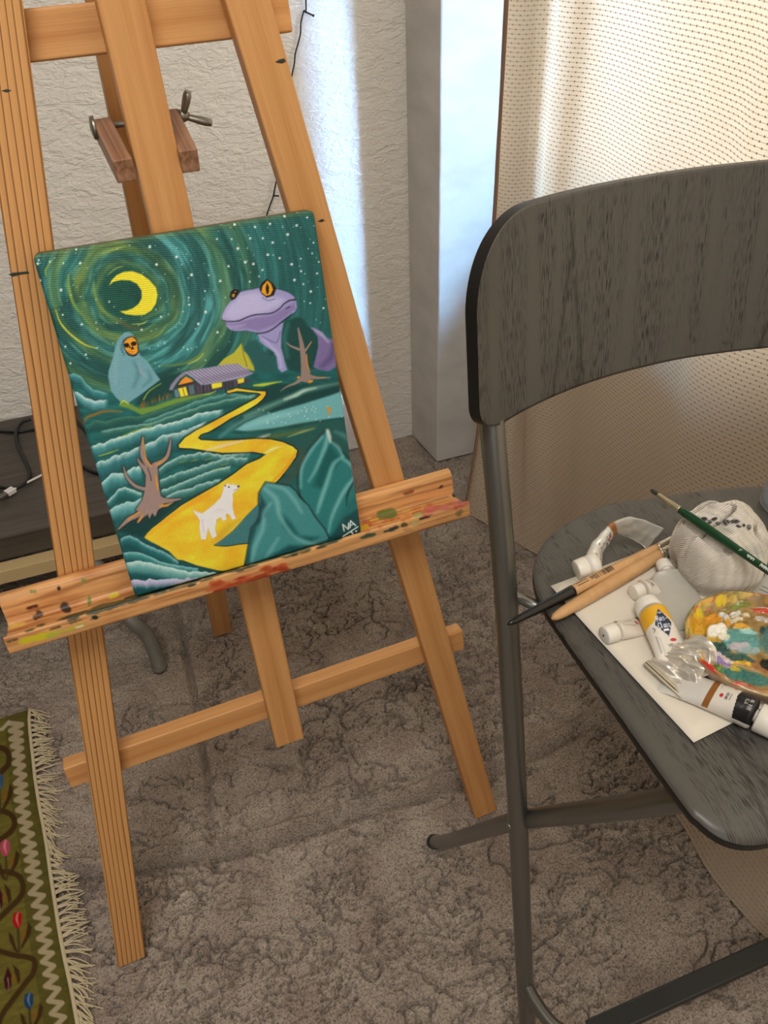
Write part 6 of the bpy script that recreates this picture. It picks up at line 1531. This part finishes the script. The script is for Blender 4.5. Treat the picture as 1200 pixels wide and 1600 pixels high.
# small clear cup of blue liquid at the back edge
def make_jar():
    cx, cy = 0.5560, 0.4360
    root = empty('plastic_cup', (cx, cy, SZ), 'small clear cup of blue liquid at the back edge of the seat', 'cup')
    def lathe(name, prof, mat, par):
        an = np.linspace(0, 2 * math.pi, 48, endpoint=False)
        P = np.array([[(cx + r * math.cos(a), cy + r * math.sin(a), SZ + z) for a in an] for r, z in prof])
        m = len(prof); o = add_grid(name, P, mat, par, closed=True, extra=[list(range(48)), [(m - 1) * 48 + j for j in range(48)][::-1]])
        bm = bmesh.new(); bm.from_mesh(o.data); bmesh.ops.recalc_face_normals(bm, faces=bm.faces); bm.to_mesh(o.data); bm.free(); return o
    clear, cnt, cb = mk('clear_plastic')
    c_t = node(cnt, 'ShaderNodeBsdfTransparent'); c_m = node(cnt, 'ShaderNodeMixShader'); c_m.inputs['Fac'].default_value = 0.30
    cb.inputs['Base Color'].default_value = (0.8, 0.8, 0.78, 1); cb.inputs['Roughness'].default_value = 0.12
    cnt.links.new(c_t.outputs['BSDF'], c_m.inputs[1]); cnt.links.new(cb.outputs['BSDF'], c_m.inputs[2]); cnt.links.new(c_m.outputs['Shader'], cnt.nodes['Material Output'].inputs['Surface'])
    blue = plain('blue_liquid', (60, 98, 136), 0.15)
    o = lathe('vessel', [(0.0255, 0.0009), (0.0262, 0.002), (0.0258, 0.010), (0.0250, 0.026), (0.0236, 0.038), (0.0205, 0.045), (0.0180, 0.0475), (0.0172, 0.0475), (0.0196, 0.0445), (0.0228, 0.0375), (0.0242, 0.026), (0.0249, 0.010), (0.0240, 0.0030)], clear, root)
    lathe('liquid', [(0.0232, 0.0034), (0.0245, 0.006), (0.0245, 0.010), (0.0240, 0.0245), (0.0238, 0.0252), (0.010, 0.0252)], blue, root)
    lathe('lid', [(0.0176, 0.0478), (0.0196, 0.0478), (0.0198, 0.0500), (0.0190, 0.0560), (0.0160, 0.0580), (0.006, 0.0582)], plain('milky_lid', (214, 214, 208), 0.3), root)
make_jar()

# ------------------------------------------------------------------ curtain
def make_curtain():
    root = empty('curtain', (0.74, 0.5, 0), 'cream dotted full-length curtain with a brown side hem', 'curtain')
    # plan of the top edge and of the hem, both from the far end to the near end
    top = [(0.700, 1.372), (0.706, 1.352), (0.722, 1.338), (0.742, 1.336), (0.757, 1.322), (0.752, 1.292), (0.738, 1.268), (0.742, 1.238), (0.764, 1.205), (0.772, 1.150), (0.768, 1.090), (0.764, 1.02), (0.768, 0.94), (0.760, 0.86), (0.744, 0.80), (0.752, 0.74), (0.774, 0.68), (0.770, 0.60), (0.748, 0.53), (0.758, 0.45), (0.776, 0.38), (0.762, 0.30), (0.750, 0.2), (0.77, 0.08), (0.75, -0.05), (0.77, -0.18), (0.75, -0.32), (0.77, -0.6), (0.75, -0.9), (0.77, -1.2), (0.75, -1.45), (0.76, -1.7)]
    hem = [(0.637, 1.322), (0.634, 1.296), (0.652, 1.256), (0.664, 1.222), (0.676, 1.196), (0.690, 1.166), (0.704, 1.130), (0.722, 1.092), (0.730, 1.050), (0.724, 0.990), (0.712, 0.930), (0.726, 0.880), (0.716, 0.820), (0.690, 0.760), (0.672, 0.705), (0.662, 0.650), (0.652, 0.598), (0.636, 0.548), (0.626, 0.505), (0.622, 0.455), (0.614, 0.402), (0.616, 0.360), (0.626, 0.300), (0.642, 0.240), (0.65, 0.10), (0.64, -0.08), (0.65, -0.28), (0.67, -0.6), (0.66, -0.9), (0.67, -1.2), (0.66, -1.45), (0.67, -1.7)]
    T = catmull([(*q, 0) for q in top], 12)[:, :2]; Hm = catmull([(*q, 0) for q in hem], 12)[:, :2]
    n = len(T); zs = np.concatenate([np.linspace(2.35, 1.2, 20)[:-1], np.linspace(1.2, 0.004, 150)])
    arc = np.concatenate([[0], np.cumsum(np.hypot(*np.diff(T, axis=0).T))]) * 1.12
    P = np.zeros((len(zs), n, 3)); UV = np.zeros((len(zs), n, 2))
    sgrid = np.arange(n)
    for i, z in enumerate(zs):
        k = np.clip(1 - z / 0.55, 0, 1) ** 2.1
        k2 = np.clip(1 - z / 0.05, 0, 1) ** 2 * 0.0
        q = T * (1 - k) + Hm * k
        soft = 0.007 * (NZ[2].fbm(sgrid * 0.045 + 3, np.full(n, z * 4.0), 2) - 0.5) * (1 - 0.4 * k)
        P[i, :, 0] = q[:, 0] + soft; P[i, :, 1] = q[:, 1]; P[i, :, 2] = z
        UV[i, :, 0] = arc; UV[i, :, 1] = z
    P[-1, :, 2] = 0.004
    add_grid('cloth', P, M['curtain'], root, uvs=UV)
    # brown binding along the far edge
    Bd = np.zeros((len(zs), 3, 3))
    for i in range(len(zs)):
        e = P[i, 0]; d = P[i, 1] - P[i, 0]; d[2] = 0; d /= np.linalg.norm(d) + 1e-9
        nrm = np.array([d[1], -d[0], 0])
        Bd[i, 0] = e - d * 0.0012 + nrm * 0.0012 * -1; Bd[i, 1] = e - d * 0.0014 - nrm * 0.0016 * -1; Bd[i, 2] = e + d * 0.0085 - nrm * 0.0016 * -1
    o = add_grid('side_binding', Bd, M['trim_brown'], root)
    m = o.modifiers.new('Solid', 'SOLIDIFY'); m.thickness = 0.001
make_curtain()

# ------------------------------------------------------------------ light
w = bpy.data.worlds.new('World'); S.world = w; w.use_nodes = True
bg = w.node_tree.nodes['Background']; bg.inputs['Color'].default_value = (0.72, 0.86, 1.0, 1); bg.inputs['Strength'].default_value = 1.0
def area(name, loc, target, sx, sy, power, color, spread=180):
    l = bpy.data.lights.new(name, 'AREA'); l.shape = 'RECTANGLE'; l.size = sx; l.size_y = sy; l.energy = power; l.color = color; l.spread = math.radians(spread)
    o = bpy.data.objects.new(name, l); COL.objects.link(o); o.location = loc
    d = Vector(target) - Vector(loc); o.rotation_euler = d.to_track_quat('-Z', 'Y').to_euler()
    return o
# daylight through the curtained window
area('window_daylight', (XR + 2.3, 0.0, 2.0), (0.7, 0.0, 1.05), 4.4, 2.0, 190, (1.0, 0.95, 0.88))
# the bright strip of open sky seen past the curtain's far edge
area('sky_gap', (0.65 + 2.9 * 0.67, 1.519 - 2.9 * 0.74, 0.86 + 2.35), (0.63, 1.54, 0.75), 0.30, 1.15, 7.0, (0.31, 0.61, 1.0), 16)
# soft fill added behind the viewer, set in the added window opening
area('added_rear_fill', (-0.9, YF - 0.02, 1.55), (-0.3, 1.0, 0.75), 1.9, 1.35, 5, (1.0, 0.955, 0.90))
# unseen overhead fill, added so upper parts are lit more than lower ones
area('added_overhead_fill', (-0.25, -0.35, ZC - 0.03), (-0.25, -0.35, 0), 0.9, 0.9, 31, (1.0, 0.955, 0.895))
